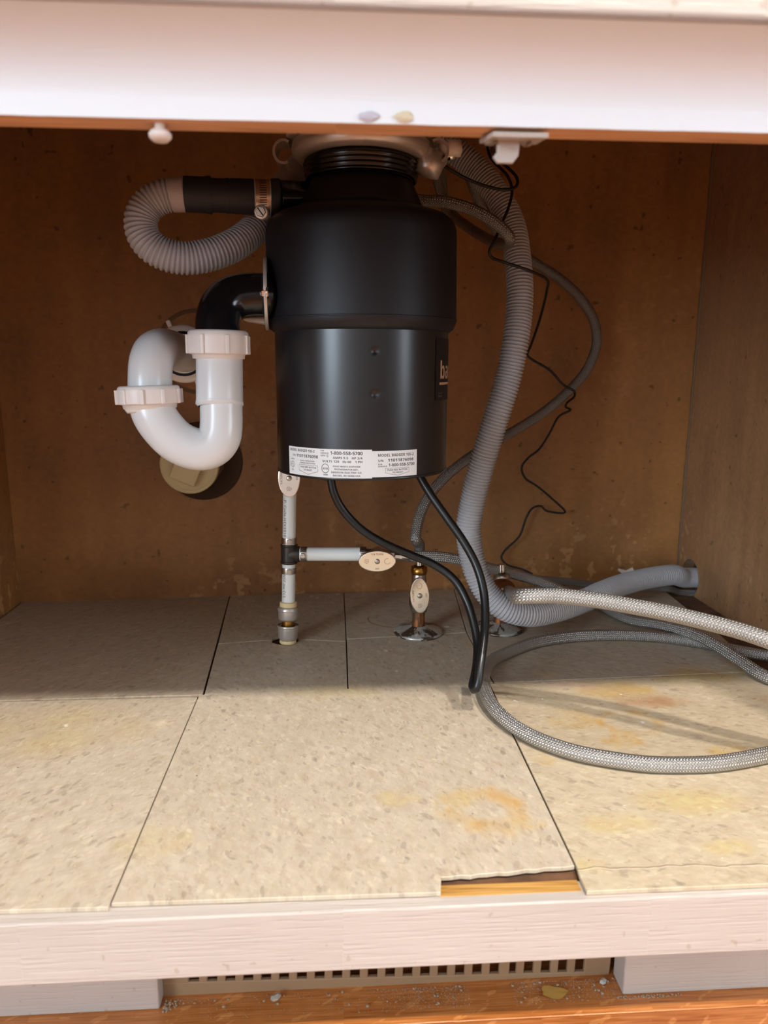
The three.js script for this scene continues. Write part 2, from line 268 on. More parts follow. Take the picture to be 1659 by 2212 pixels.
// stains are given on the floor itself
const stain = (pxx, pxy, rx, rz, col, a, ring = 0, kind = 0) => { const p = onY(pxx, pxy); return { x: p.x, z: p.z, rx, rz, col, a, ring, kind }; };
const ORANGE = [196, 128, 44], YEL = [205, 178, 92], RUST = [158, 96, 54], PINKISH = [214, 176, 156];
const stains = [
  stain(1050, 1752, 0.031, 0.031, ORANGE, 0.5, 0.76), stain(960, 1745, 0.012, 0.018, ORANGE, 0.35), stain(860, 1725, 0.02, 0.012, YEL, 0.35), stain(1000, 1720, 0.02, 0.012, ORANGE, 0.22), stain(1140, 1780, 0.014, 0.01, ORANGE, 0.3), stain(330, 1820, 0.03, 0.02, YEL, 0.22), stain(120, 1580, 0.09, 0.05, YEL, 0.26), stain(720, 1495, 0.05, 0.02, YEL, 0.14),
  stain(350, 1560, 0.012, 0.014, [232, 208, 180], 0.75), stain(372, 1560, 0.006, 0.010, [176, 118, 84], 0.4),
  stain(1240, 1555, 0.028, 0.022, ORANGE, 0.36), stain(1330, 1490, 0.045, 0.02, ORANGE, 0.42), stain(1360, 1560, 0.033, 0.026, ORANGE, 0.5, 0.86), stain(1345, 1600, 0.02, 0.014, ORANGE, 0.5), stain(1180, 1455, 0.016, 0.012, ORANGE, 0.3), stain(1510, 1460, 0.05, 0.02, ORANGE, 0.35), stain(1610, 1440, 0.03, 0.02, ORANGE, 0.35),
  stain(1535, 1550, 0.008, 0.06, RUST, 0.35), stain(1575, 1625, 0.022, 0.012, ORANGE, 0.45), stain(1405, 1515, 0.035, 0.010, RUST, 0.3, 0.7), stain(1650, 1510, 0.012, 0.02, RUST, 0.4), stain(1240, 1480, 0.03, 0.012, PINKISH, 0.4), stain(1380, 1380, 0.05, 0.02, [150, 130, 110], 0.4), stain(1175, 1640, 0.01, 0.01, ORANGE, 0.45), stain(1575, 1830, 0.02, 0.01, YEL, 0.4), stain(1500, 1730, 0.05, 0.015, YEL, 0.25), stain(1280, 1870, 0.012, 0.008, YEL, 0.5), stain(1330, 1780, 0.03, 0.01, YEL, 0.25),
  stain(905, 1398, 0.038, 0.034, [150, 100, 60], 0.3, 0.9), stain(820, 1340, 0.032, 0.032, [150, 84, 44], 0.75, 0.93, 1), stain(1040, 1395, 0.02, 0.02, ORANGE, 0.15),
];
const drops = [[676, 1288, 5], [684, 1291, 4], [730, 1283, 5], [785, 1281, 3], [808, 1305, 3], [963, 1354, 6], [977, 1361, 2], [834, 1405, 4], [857, 1449, 3], [978, 1427, 2], [668, 1385, 2], [690, 1380, 2], [640, 1300, 2], [145, 1567, 3], [1113, 1514, 3], [1172, 1510, 2], [1390, 1560, 3], [1340, 1500, 2], [300, 1345, 2]].map(([x, y, r]) => { const p = onY(x, y); return [p.x, p.z, r * 0.00055]; });
function tileTexture(x0, z0, w, d, dir, tint, crack) {
  const S = 1024;
  return canvasTex(S, S, (g) => {
    const mx = (x) => (x - x0) / w * S, mz = (z) => (z - z0) / d * S, k = S / w;
    g.fillStyle = `rgb(${tint.join()})`; g.fillRect(0, 0, S, S);
    const sx = S / w, sz = S / d;
    const n = Math.round(9000 * (w * d) / 0.09);
    const blob = (X, Z, l, t, a) => { g.beginPath(); for (let j = 0; j < 9; j++) { const b = j / 9 * 6.283, e = rr(0.55, 1.15), u = Math.cos(b) * l * e, v = Math.sin(b) * t * e, xx = (X + u * Math.cos(a) - v * Math.sin(a)) * sx, zz = (Z + u * Math.sin(a) + v * Math.cos(a)) * sz; j ? g.lineTo(xx, zz) : g.moveTo(xx, zz); } g.fill(); };
    for (let i = 0; i < n / 4; i++) { const l = rr(0.004, 0.0095); g.fillStyle = `rgba(${rnd() < 0.5 ? '208,192,168' : '164,144,118'},${rr(0.08, 0.2)})`; blob(rnd() * w, rnd() * d, l, l * rr(0.3, 0.6), dir + rr(-0.5, 0.5)); }
    for (let i = 0; i < n; i++) {
      const X = rnd() * w, Z = rnd() * d, l = rr(0.0012, 0.0052) * (rnd() < 0.08 ? 1.7 : 1), t = l * rr(0.25, 0.6), a = dir + rr(-0.7, 0.7), q = rnd();
      const c = q < 0.40 ? [205, 188, 162] : q < 0.74 ? [166, 146, 121] : q < 0.86 ? [186, 160, 128] : q < 0.93 ? [118, 104, 90] : [228, 212, 184];
      g.fillStyle = `rgba(${c.join()},${q < 0.86 ? rr(0.06, 0.26) : rr(0.08, 0.32)})`; g.beginPath();
      const m = 7; for (let j = 0; j < m; j++) { const b = j / m * 6.283, e = rr(0.6, 1.15), u = Math.cos(b) * l * e, v = Math.sin(b) * t * e, xx = (X + u * Math.cos(a) - v * Math.sin(a)) * sx, zz = (Z + u * Math.sin(a) + v * Math.cos(a)) * sz; j ? g.lineTo(xx, zz) : g.moveTo(xx, zz); }
      g.fill();
    }
    for (let i = 0; i < n / 5; i++) { const X = rnd() * S, Z = rnd() * S, l = rr(0.001, 0.005), a = dir + rr(-1, 1); g.strokeStyle = `rgba(${rnd() < 0.6 ? '240,224,196' : '120,98,76'},${rr(0.15, 0.55)})`; g.lineWidth = rr(0.6, 1.6); g.beginPath(); g.moveTo(X, Z); g.quadraticCurveTo(X + Math.cos(a) * l * sx * 0.6 + rr(-4, 4), Z + Math.sin(a) * l * sz * 0.6 + rr(-4, 4), X + Math.cos(a) * l * sx, Z + Math.sin(a) * l * sz); g.stroke(); }
    for (const s of stains) {   // blotchy stains built of many soft dabs
      if (s.x + s.rx < x0 || s.x - s.rx > x0 + w || s.z + s.rz < z0 || s.z - s.rz > z0 + d) continue;
      if (s.kind) { g.strokeStyle = `rgba(${s.col.join()},${s.a})`; g.lineWidth = 8; for (let j = 0; j < 3; j++) { g.beginPath(); g.ellipse(mx(s.x + 0.02), mz(s.z - 0.005), s.rx * 1.1 * sx, s.rz * sz, 0, 1.7 + j * 0.1, 3.5 - j * 0.2); g.stroke(); } continue; }
      for (let i = 0; i < 90; i++) {
        const b = rnd() * 6.283, q = s.ring ? s.ring + (1 - s.ring) * rr(-1, 1) : Math.sqrt(rnd()) * 0.9, X = mx(s.x + Math.cos(b) * s.rx * q), Z = mz(s.z + Math.sin(b) * s.rz * q), m = fbm(s.x * 90 + Math.cos(b) * 2.2 + i * 0.002, s.z * 90 + Math.sin(b) * 2.2, 2), R = s.rx * (s.ring ? (1 - s.ring) * 1.2 + 0.03 : 0.34) * rr(0.5, 1.1) * sx;
        const gr = g.createRadialGradient(X, Z, 0, X, Z, R); const al = s.a * 0.165 * (0.35 + 0.65 * smooth(0.3, 0.65, m)) * (s.ring ? 1.4 : 0.9); gr.addColorStop(0, `rgba(${s.col.join()},${al})`); gr.addColorStop(1, `rgba(${s.col.join()},0)`); g.fillStyle = gr; g.fillRect(X - R, Z - R, 2 * R, 2 * R);
      }
    }
    for (const [X, Z, r] of drops) { g.fillStyle = 'rgba(226,214,202,0.7)'; for (let j = 0; j < 5; j++) { g.beginPath(); g.ellipse(mx(X + rr(-1, 1) * r), mz(Z + rr(-1, 1) * r), r * rr(0.5, 1.1) * sx, r * rr(0.5, 1.1) * sz, rr(0, 3), 0, 6.3); g.fill(); } }
    for (let i = 0; i < 26; i++) { g.fillStyle = rnd() < 0.5 ? 'rgba(60,45,34,0.7)' : 'rgba(240,225,200,0.7)'; g.beginPath(); g.arc(rnd() * S, rnd() * S, rr(0.8, 2.4), 0, 6.3); g.fill(); }
    if (crack) for (const [col, off, lw] of [['rgba(96,76,58,0.75)', 0, 2.2], ['rgba(230,214,188,0.6)', 3, 2.5]]) { g.strokeStyle = col; g.lineWidth = lw; g.beginPath(); for (let i = 0; i <= 60; i++) { const X = crack[0] + (crack[1] - crack[0]) * i / 60, Z = crack[2] + (crack[3] - crack[2]) * i / 60 + (fbm(i * 0.5, 9, 3) - 0.5) * 0.006; i ? g.lineTo(mx(X), mz(Z) + off) : g.moveTo(mx(X), mz(Z) + off); } g.stroke(); }
  });
}
const tileRough = tex(256, 256, (u, v) => [0, 105 + fbm(u * 12, v * 12, 4) * 90, 0], false);
function tile(pts, dir, tint, { hole, crack, y = 0 } = {}) {   // pts: [x, z] on the floor
  const g0 = 0.0006, c = pts.reduce((s, p) => [s[0] + p[0] / pts.length, s[1] + p[1] / pts.length], [0, 0]);
  const sh = new THREE.Shape(pts.map(([x, z]) => new THREE.Vector2(x - Math.sign(x - c[0]) * g0, -(z - Math.sign(z - c[1]) * g0 * 0.5))));
  if (hole) sh.holes.push(hole);
  const g = new THREE.ExtrudeGeometry(sh, { depth: 0.0024, bevelEnabled: true, bevelThickness: 0.0004, bevelSize: 0.0004, bevelOffset: -0.0004, bevelSegments: 1, curveSegments: 32 });
  g.rotateX(-Math.PI / 2); g.translate(0, -0.0028 + y, 0);
  const xs = pts.map((p) => p[0]), zs = pts.map((p) => p[1]), x0 = Math.min(...xs), x1 = Math.max(...xs), z0 = Math.min(...zs), z1 = Math.max(...zs), P = g.attributes.position, uv = g.attributes.uv;
  for (let i = 0; i < P.count; i++) uv.setXY(i, (P.getX(i) - x0) / (x1 - x0), 1 - (P.getZ(i) - z0) / (z1 - z0));
  return part('vinyl_tile', g, std({ map: tileTexture(x0, z0, x1 - x0, z1 - z0, dir, tint, crack), roughness: 1, roughnessMap: tileRough }), sub);
}
const F = (x, y) => { const p = onY(x, y); return [p.x, p.z]; };
const TINT = [188, 172, 151];
{
  const xl = -0.1467, xr = 0.1585, zs = -0.3095, zl = -0.3045, zr = -0.3345;
  const jag = (a, b, n, amp) => Array.from({ length: n + 1 }, (_, i) => { const t = i / n; return [a[0] + (b[0] - a[0]) * t, a[1] + (b[1] - a[1]) * t + (i && i < n ? (fbm(i * 1.7, a[0] * 50, 2) - 0.5) * amp : 0)]; });
  tile([[-0.4505, zl], [xl, zl], [xl, -0.0075], [-0.4505, -0.0125]], -1.0, TINT);
  tile([[xl, zs], [xr, -0.3205], F(1243, 1871), ...jag(F(1240, 1872), F(951, 1896), 14, 0.003), F(950, 1929), [xl, -0.0105]], 1.25, TINT, { y: 0.0003 });
  const tr = F(1266, 1926);
  tile([[xr + 0.0008, -0.3205], [0.470, zr], [0.4705, -0.004], tr, F(1250, 1892), F(1244, 1872)], 0.15, [190, 172, 144], { crack: [tr[0] - 0.006, 0.45, tr[1] - 0.022, -0.018] });
  // back row, cut pieces, set slightly askew
  const m0 = F(752, 1496), m1 = F(743, 1281), l1 = F(497, 1284), r1 = F(981, 1273), rm = F(1008, 1366), lm = F(470, 1391), mm = F(748, 1386), c = onY(616, 1383);
  const arc = (side) => Array.from({ length: 13 }, (_, i) => { const a = i / 12 * Math.PI; return [c.x + 0.0168 * Math.cos(a) * (1 + 0.05 * Math.sin(a * 5)), c.z + side * (0.0006 + 0.0138 * Math.sin(a))]; });
  tile([[XL + 0.001, zl - 0.001], [XL + 0.001, -0.6238], l1, [xl + 0.004, zs]], -0.8, [180, 162, 140]);
  tile([[lm[0], lm[1] + 0.0004], [xl + 0.005, zs - 0.001], m0, [mm[0], mm[1]], [c.x + 0.03, c.z + 0.0005], ...arc(1), [c.x - 0.03, c.z + 0.0005]], 1.2, TINT);
  tile([l1, m1, [mm[0], mm[1] - 0.0008], [c.x + 0.03, c.z - 0.0005], ...arc(-1), [c.x - 0.03, c.z - 0.0005], [lm[0], lm[1] - 0.0008]], 1.2, TINT);
  tile([m1, r1, rm, [mm[0], -0.458]], 0.4, TINT);
  const e0 = F(1068, 1478);
  tile([[mm[0] + 0.0004, -0.4572], [rm[0], rm[1] + 0.0008], [e0[0], -0.322], m0], 1.4, TINT);
  tile([r1, [0.497, -0.6745], [0.484, -0.452], [0.4705, zr - 0.001], [e0[0], -0.3215], rm], 0.2, [178, 164, 146]);
}

// ------------------------------------------------------------------ garbage disposal
const AX = V(0.0238, 0, -0.335), yAt = (py) => onZ(782, py, AX.z).y, rAt = (hw, py) => { const d = -camOf(onZ(782, py, AX.z)).z; return d * Math.sin(Math.atan(hw / FOCAL)); };
const disposal = thing('garbage_disposal', 'large black garbage disposal hanging under the sink with white stickers at its foot', 'garbage disposal', V(AX.x, yAt(1022), AX.z));
const axisAt = (y) => V(AX.x, y, AX.z), prof = (list) => list.map(([hw, py]) => [rAt(hw, py), yAt(py)]);
{
  const upY = V(0, 1, 0);
  // steel mounting assembly
  part('drain_neck', turned([[0.045, 0.535], [0.045, CT]], axisAt(0), upY, 48), M.steel, disposal);
  const yr = 0.529, ring = turned([[0.050, yr - 0.006], [0.058, yr - 0.007], [0.0635, yr - 0.004], [0.0655, yr + 0.002], [0.0645, yr + 0.008], [0.060, yr + 0.011], [0.050, yr + 0.011]], axisAt(0), upY, 72);
  const ringPart = part('mounting_ring', ring, M.steel, disposal, 'rolled steel mounting ring');
  part('support_flange', turned([[0.045, yr + 0.012], [0.070, yr + 0.012], [0.070, yr + 0.016], [0.045, yr + 0.018]], axisAt(0), upY, 64), M.steel, disposal);
  // curled lugs on both sides
  const lug = (a, s) => { const d = V(Math.cos(a), 0, Math.sin(a)), t = V(-Math.sin(a), 0, Math.cos(a)), c = axisAt(yr), sh = [];
    for (let i = 0; i <= 12; i++) { const q = -0.6 + i / 12 * 4.2; sh.push(c.clone().addScaledVector(d, 0.072 + Math.sin(q) * 0.009).addScaledVector(V(0, 1, 0), Math.cos(q) * 0.010)); }
    const pos = [], idx = []; const w = 0.011, th = 0.0012;
    sh.forEach((p, i) => { const q = sh[Math.min(i + 1, 12)].clone().sub(sh[Math.max(i - 1, 0)]).normalize(), n = q.clone().cross(t).normalize(); for (const [k, m] of [[-1, 1], [1, 1], [1, -1], [-1, -1]]) { const v = p.clone().addScaledVector(t, k * w).addScaledVector(n, m * th); pos.push(v.x, v.y, v.z); } });
    for (let i = 0; i < 12; i++) for (let k = 0; k < 4; k++) { const A = i * 4 + k, B = i * 4 + (k + 1) % 4; idx.push(A, B, A + 4, B, B + 4, A + 4); } idx.push(0, 2, 1, 0, 3, 2, 48, 49, 50, 48, 50, 51);
    const g = new THREE.BufferGeometry(); g.setAttribute('position', new THREE.Float32BufferAttribute(pos, 3)); g.setIndex(idx); const f = g.toNonIndexed(); f.computeVertexNormals(); f.setAttribute('uv', new THREE.Float32BufferAttribute(new Float32Array(f.attributes.position.count * 2), 2)); return f; };
  part('mounting_lug', lug(Math.PI * 1.02, 1), M.steel, disposal); part('mounting_lug', lug(0.12, 1), M.steel, disposal); part('mounting_lug', lug(Math.PI * 1.5, 1), M.steel, disposal);
  const lugR = axisAt(yr - 0.012).add(V(0.062, 0, 0.012)); part('ring_ramp', turned([[0, -0.010], [0.012, -0.008], [0.014, 0.004], [0.010, 0.014], [0, 0.015]], lugR, V(0.3, 1, 0.1), 24), M.steel, disposal);
  const bolt = axisAt(yr + 0.004).add(V(0.083, 0, 0.008)); part('mount_ear', turned([[0, -0.006], [0.010, -0.006], [0.0115, 0], [0.010, 0.008], [0, 0.009]], bolt, V(0, 1, 0.2), 28), M.nut, disposal, 'pale mounting ear with screw'); part('mount_screw', turned([[0, -0.010], [0.0045, -0.009], [0.005, -0.006]], bolt, V(0, 1, 0), 20), M.chrome, disposal);
  // ribbed rubber neck
  const rn = rAt(124, 330), yn = yAt(318); const neck = [[0.040, 0.5245], [rn - 0.004, 0.5235], [rn, 0.521]];
  for (let i = 0; i < 4; i++) { const y = 0.5195 - i * 0.0042; neck.push([rn - 0.0006 * i, y], [rn + 0.0012 - 0.0007 * i, y - 0.0015], [rn - 0.0008 - 0.0007 * i, y - 0.0032]); }
  neck.push([rAt(116, 362), yAt(364)], [rAt(113, 396), yAt(394)], [rAt(110, 400), yAt(398)], [0.03, yAt(399)]);
  part('rubber_collar', turned(neck, axisAt(0), upY, 96), M.blackGloss, disposal, 'ribbed black rubber collar');
  // upper moulded housing
  const up = prof([[100, 390], [110, 396], [113, 402], [124, 430], [134, 452], [142, 462], [168, 468], [190, 476], [202, 487], [206.5, 502], [206.5, 520], [205, 690], [204, 700], [199, 712], [190, 719], [184, 721]]);
  const upper = part('upper_housing', turned(up, axisAt(0), upY, 128), M.housing, disposal);
  part('housing_seam', turned([[rAt(205.2, 690) + 0.0002, yAt(692)], [rAt(205.2, 690) + 0.0008, yAt(694)], [rAt(205, 690) + 0.0002, yAt(696)]], axisAt(0), upY, 128), M.housing, disposal);
  // lower painted steel body with dimples
  const RB = rAt(184, 870), lowG = new THREE.CylinderGeometry(RB, RB, yAt(716) - yAt(1009), 320, 110, true); lowG.translate(AX.x, (yAt(716) + yAt(1009)) / 2, AX.z);
  const P = lowG.attributes.position, dims = [[0.0, 759], [0.0, 852]].map(([a, py]) => ({ a: Math.asin((808 - 782) / 190) - 0.033, y: onZ(808, py, AX.z + 0.084).y }));
  for (let i = 0; i < P.count; i++) { const x = P.getX(i) - AX.x, z = P.getZ(i) - AX.z, a = Math.atan2(x, z); let d = 0; for (const q of dims) { const e = Math.hypot((a - q.a) * RB, P.getY(i) - q.y); d += 0.0016 * Math.exp(-((e / 0.0028) ** 2)); } P.setX(i, AX.x + x * (1 - d / RB)); P.setZ(i, AX.z + z * (1 - d / RB)); }
  lowG.computeVertexNormals(); part('lower_body', lowG, M.bodySteel, disposal);
  part('bottom_rim', turned([[0, yAt(1003)], [RB - 0.004, yAt(1005)], [RB - 0.002, yAt(1011)], [RB + 0.0006, yAt(1010.5)], [RB + 0.0008, yAt(1007)], [RB, yAt(1005)]], axisAt(0), upY, 128), M.bodySteel, disposal);
  // stickers
  const sticker = (name, a0, a1, y0, y1, t, label) => { const g = new THREE.CylinderGeometry(RB + 0.0005, RB + 0.0005, y1 - y0, 48, 1, true, a0, a1 - a0); g.translate(AX.x, (y0 + y1) / 2, AX.z); return part(name, g, std({ map: t, roughness: 0.5 }), disposal, label); };
  const ang = (x, y = 990) => { const d = rayOf(x, y).normalize(), ox = EYE.x - AX.x, oz = EYE.z - AX.z, a = d.x * d.x + d.z * d.z, b = ox * d.x + oz * d.z, q = Math.sqrt(Math.max(0, b * b - a * (ox * ox + oz * oz - RB * RB))), t = (-b - q) / a; return Math.atan2(ox + t * d.x, oz + t * d.z); }, yb = yAt(1009) + 0.0012, S = 12;
  const say = (g, s, x, y, size, w = 0, font = 'sans-serif', bold = 'bold') => { g.font = `${bold} ${size}px ${font}`; const m = g.measureText(s).width; g.save(); g.translate(x, y); if (w) g.scale(w / m, 1); g.fillText(s, 0, 0); g.restore(); };
  const shield = (g, x, y, w, h) => { g.lineWidth = 4; g.beginPath(); g.moveTo(x, y); g.lineTo(x + w, y); g.lineTo(x + w, y + h * 0.62); g.lineTo(x + w / 2, y + h); g.lineTo(x, y + h * 0.62); g.closePath(); g.stroke(); };
  const paper = (g, w, h) => { g.fillStyle = 'rgb(232,230,228)'; g.fillRect(0, 0, w, h); g.fillStyle = g.strokeStyle = 'rgb(26,24,26)'; };
  const main = canvasTex(1536, 400, (g, w, h) => { paper(g, w, h);
    say(g, 'MODEL BADGER 10S-2', 36, 62, 50, 560); say(g, 'S/N', 110, 134, 38, 70); say(g, '11011876098', 200, 140, 58, 460);
    say(g, 'LISTED', 54, 186, 24, 96); g.lineWidth = 6; g.beginPath(); g.arc(104, 256, 42, 0, 7); g.stroke(); say(g, 'U', 78, 262, 40, 24); say(g, 'L', 104, 278, 40, 22); say(g, 'E', 30, 236, 24, 18); say(g, '3', 30, 262, 24, 18); say(g, '7', 30, 288, 24, 18); say(g, '91L', 76, 344, 28, 56);
    say(g, 'CLASS F INSULATION', 290, 196, 25, 300); say(g, 'THERMAL PROTECTION', 284, 228, 25, 320); shield(g, 262, 246, 390, 130); say(g, 'PUSH RED BUTTON', 296, 288, 34, 326); say(g, 'TO RESET', 366, 326, 32, 180);
    say(g, 'FOR', 706, 36, 26, 60); say(g, 'SERVICE', 706, 68, 26, 140); say(g, 'UPC', 706, 104, 28, 88); g.lineWidth = 3; g.beginPath(); g.arc(826, 96, 18, 0, 7); g.stroke(); say(g, 'R', 818, 106, 24, 16);
    say(g, '1-800-558-5700', 872, 76, 66, 520); say(g, 'AMPS 9.5', 916, 134, 42, 250); say(g, 'HP 3/4', 1218, 134, 42, 170); say(g, 'VOLTS 120', 736, 186, 42, 284); say(g, 'Hz 60', 1072, 186, 42, 140); say(g, '1 PH', 1270, 186, 42, 120);
    g.lineWidth = 8; g.beginPath(); g.arc(786, 272, 62, 0, 7); g.stroke(); g.lineWidth = 2; say(g, 'ASSE', 738, 286, 38, 96); say(g, '1008', 744, 372, 32, 84);
    say(g, 'FOOD WASTE DISPOSER', 914, 248, 30, 440); say(g, 'INSINKERATOR DIV.', 934, 290, 34, 390); say(g, 'EMERSON ELECTRIC CO.', 884, 334, 36, 500); say(g, 'RACINE, WI 53406 USA', 912, 378, 36, 440); });
  sticker('sticker', ang(626), ang(803.5), yb, yb + 0.0262, main, 'white rating sticker with serial number').position.y += 0;
  const right = canvasTex(800, 400, (g, w, h) => { paper(g, w, h); say(g, 'MODEL BADGER 10S-2', 96, 86, 58, 640); say(g, 'S/N', 100, 166, 50, 92); say(g, '11011876098', 262, 166, 60, 470); say(g, 'FOR', 100, 214, 28, 70); say(g, 'SERVICE', 100, 246, 28, 150); say(g, '1-800-558-5700', 272, 240, 62, 480); shield(g, 222, 268, 420, 112); say(g, 'PUSH RED BUTTON', 252, 308, 36, 360); say(g, 'TO RESET', 340, 346, 34, 190); });
  sticker('sticker', ang(803), ang(899.5), yb + 0.001, yb + 0.0248, right, 'smaller white sticker with service number');
  const side = canvasTex(1024, 768, (g, w, h) => { g.fillStyle = 'rgb(14,13,14)'; g.fillRect(0, 0, w, h); g.fillStyle = 'rgb(196,160,130)'; g.font = 'bold 300px sans-serif'; g.save(); g.translate(70, 500); g.scale(0.72, 1); g.fillText('badger', 0, 0); g.restore(); g.fillRect(70, 545, 800, 30); g.font = 'bold 26px sans-serif'; g.fillStyle = 'rgb(110,100,95)'; g.fillText('3/4 HP', 50, 690); g.fillText('Rev. A', 50, 724); });
  sticker('front_label', ang(940.5, 800), ang(940.5, 800) + 1.3, yAt(860), yAt(733), side, 'black label with pale lettering wrapping to the side');
  // discharge boss, clamp plate and bolt on the left
  const pc = V(onZ(579, 637, -0.322).x, onZ(579, 637, -0.322).y, -0.322), nx = V(-1, 0, 0.06).normalize();
  part('discharge_boss', turned([[0.030, 0], [0.027, 0.018], [0.025, 0.026], [0.0, 0.026]], pc.clone().addScaledVector(nx, -0.028), nx, 40), M.housing, disposal);
  const bs = pc.clone().add(V(0, -0.001, 0.026)); part('bolt_boss', turned([[0.011, 0], [0.009, 0.012], [0.0085, 0.020]], bs.clone().addScaledVector(nx, -0.024).add(V(0, 0, -0.004)), nx, 24), M.housing, disposal);
  const ps = new THREE.Shape(); ps.absellipse(0.006, 0, 0.040, 0.0325, 0, Math.PI * 2); const pg = new THREE.ExtrudeGeometry(ps, { depth: 0.002, bevelEnabled: true, bevelThickness: 0.0006, bevelSize: 0.0006, curveSegments: 40 });
  pg.rotateY(-Math.PI / 2 + 0.06); pg.translate(pc.x, pc.y, pc.z); part('clamp_plate', pg, M.steel, disposal, 'steel clamp plate seen edge on');
  const hb = depth(578, 632, 0.650); const hd = part('plate_bolt', join(prism(6, hb.clone().add(V(0.001, 0, 0)), hb.clone().add(V(-0.0052, 0, 0)), 0.0046, 0.2), rod(hb.clone(), hb.clone().add(V(-0.0012, 0, 0)), 0.0058)), M.chrome, disposal);
  // dishwasher inlet stub
  const i0 = depth(600, 428, 0.676), i1 = depth(690, 430, 0.690); part('inlet_tube', rod(i1, i0, 0.0155, 40), M.blackGloss, disposal);
}
{ const q = onZ(577, 540, -0.325); part('housing_clip', box(q.x - 0.0012, q.x + 0.0012, q.y - 0.003, q.y + 0.003, -0.327, -0.323, 0.0005), M.chrome, disposal); }
{ const a = onZ(553, 694, -0.325); // white gasket wing under the elbow
  const g = new RoundedBoxGeometry(0.021, 0.006, 0.03, 2, 0.002), P = g.attributes.position; for (let i = 0; i < P.count; i++) if (P.getX(i) < 0) P.setY(i, P.getY(i) * 0.45 + 0.0012); g.computeVertexNormals(); g.translate(a.x, a.y, a.z); part('gasket_wing', g, M.nut, disposal, 'white gasket wing under the clamp plate'); }

// ------------------------------------------------------------------ black discharge elbow
const ZT = 0.652;
const elbowPts = px([[579, 638, 0.672], [560, 638, 0.668], [533, 638.5, 0.664], [503, 645, 0.66], [480, 664, 0.656], [471, 692, 0.653], [470.5, 720, ZT], [471, 760, ZT]]);
single('discharge_elbow', sweep(elbowPts, 0.0197, { step: 0.003, sides: 40 }), M.blackGloss, 'glossy black drain elbow curving down from the disposal into a white slip nut', 'drain elbow');

// ------------------------------------------------------------------ white drain trap
{
  const trap = thing('drain_trap', 'white plastic drain trap with two ribbed slip nuts beside the disposal', 'drain trap', depth(445, 1016, ZT));
  const nut = (c, dir, R, h, ears) => { // ribbed slip nut
    const g = part('slip_nut', turned([[R * 0.72, h], [R * 0.9, h], [R * 0.965, h * 0.92], [R * 0.985, h * 0.8], [R, h * 0.72], [R * 1.005, 0.001], [R * 0.98, 0], [R * 0.86, -0.0005], [R * 0.84, -0.004], [R * 0.75, -0.0045]], c, dir, 64), M.nut, trap);
    for (let i = 0; i < ears; i++) { const a = (i + 0.55) / ears * Math.PI * 2, b = new RoundedBoxGeometry(0.0028, h * 0.8, 0.0034, 2, 0.0008); b.translate(R + 0.0006, h * 0.40, 0); b.rotateY(a); part('rib', frame(b, c, dir), M.nut, g); }
    return g;
  };
  const top = depth(473, 742, ZT), down = V(0, -1, 0);
  nut(depth(472.5, 765, ZT), V(0.01, 1, 0), 0.0272, 0.0205, 8);
  // straight sleeve, then the bend
  const s0 = depth(474, 760, ZT), s1 = depth(474.5, 866, ZT);
  part('sleeve', turned([[0.0185, 0], [0.0205, 0.0005], [0.0207, 0.044], [0.0211, 0.0455], [0.0211, 0.0475], [0.0188, 0.0495]], s0, s1.clone().sub(s0), 56), M.pvc, trap);
  const bend = px([[477.5, 846, ZT], [478, 880, ZT], [478, 920, ZT], [474, 945, ZT], [460, 963, ZT], [437, 971, ZT - 0.001], [408, 966, ZT - 0.003], [378, 950, ZT - 0.006], [354, 926, ZT - 0.009], [338, 904, ZT - 0.011], [330, 886, ZT - 0.0115], [326.5, 870, ZT - 0.011], [325, 856, ZT - 0.010]]);
  part('j_bend', sweep(bend, (s, L) => 0.0187 + 0.0004 * smooth(0, L, s), { step: 0.0025, sides: 56, caps: false }), M.pvc, trap);
  const nl = depth(324, 872, 0.642);
  part('bend_flange', turned([[0.018, -0.0065], [0.0202, -0.0065], [0.0210, -0.005], [0.0222, -0.0025], [0.0224, 0.001], [0.018, 0.001]], nl, V(-0.10, 1, -0.02), 56), M.nut, trap);
  nut(nl, V(-0.03, 1, -0.02), 0.0270, 0.0158, 10);
  const arm = px([[324.5, 850, 0.643], [324.5, 815, 0.643], [326, 788, 0.645], [332, 767, 0.652], [344, 756, 0.67], [358, 754, 0.695], [372, 757, 0.725], [385, 762, 0.76], [396, 766, 0.80], [405, 769, 0.84]]);
  part('trap_arm', sweep(arm, 0.0189, { step: 0.0025, sides: 56, caps: false }), M.pvc, trap);
  const dir = arm[8].clone().sub(arm[9]).normalize(), wn = depth(398, 765, 0.825);
  const wnut = part('wall_nut', turned([[0.0195, 0.010], [0.0275, 0.010], [0.0313, 0.0085], [0.0322, 0.006], [0.0322, -0.010], [0.027, -0.011], [0.020, -0.011]], wn, dir, 64), M.nut, trap);
  for (let i = 0; i < 4; i++) { const b = new RoundedBoxGeometry(0.009, 0.012, 0.0055, 2, 0.0018); b.translate(0.0358, 0, 0); b.rotateY(i * Math.PI / 2 + 0.5); part('wing', frame(b, wn, dir), M.nut, wnut); }
  part('gasket', turned([[0.0215, 0.0095], [0.0248, 0.0106], [0.0215, 0.0112]], wn, dir, 64), M.gasket, trap, 'dark blue gasket ring');
  part('lip_ring', turned([[0.0188, 0.012], [0.0215, 0.0122], [0.0218, 0.0105], [0.0188, 0.010]], wn, dir, 64), M.pvc, trap);
}
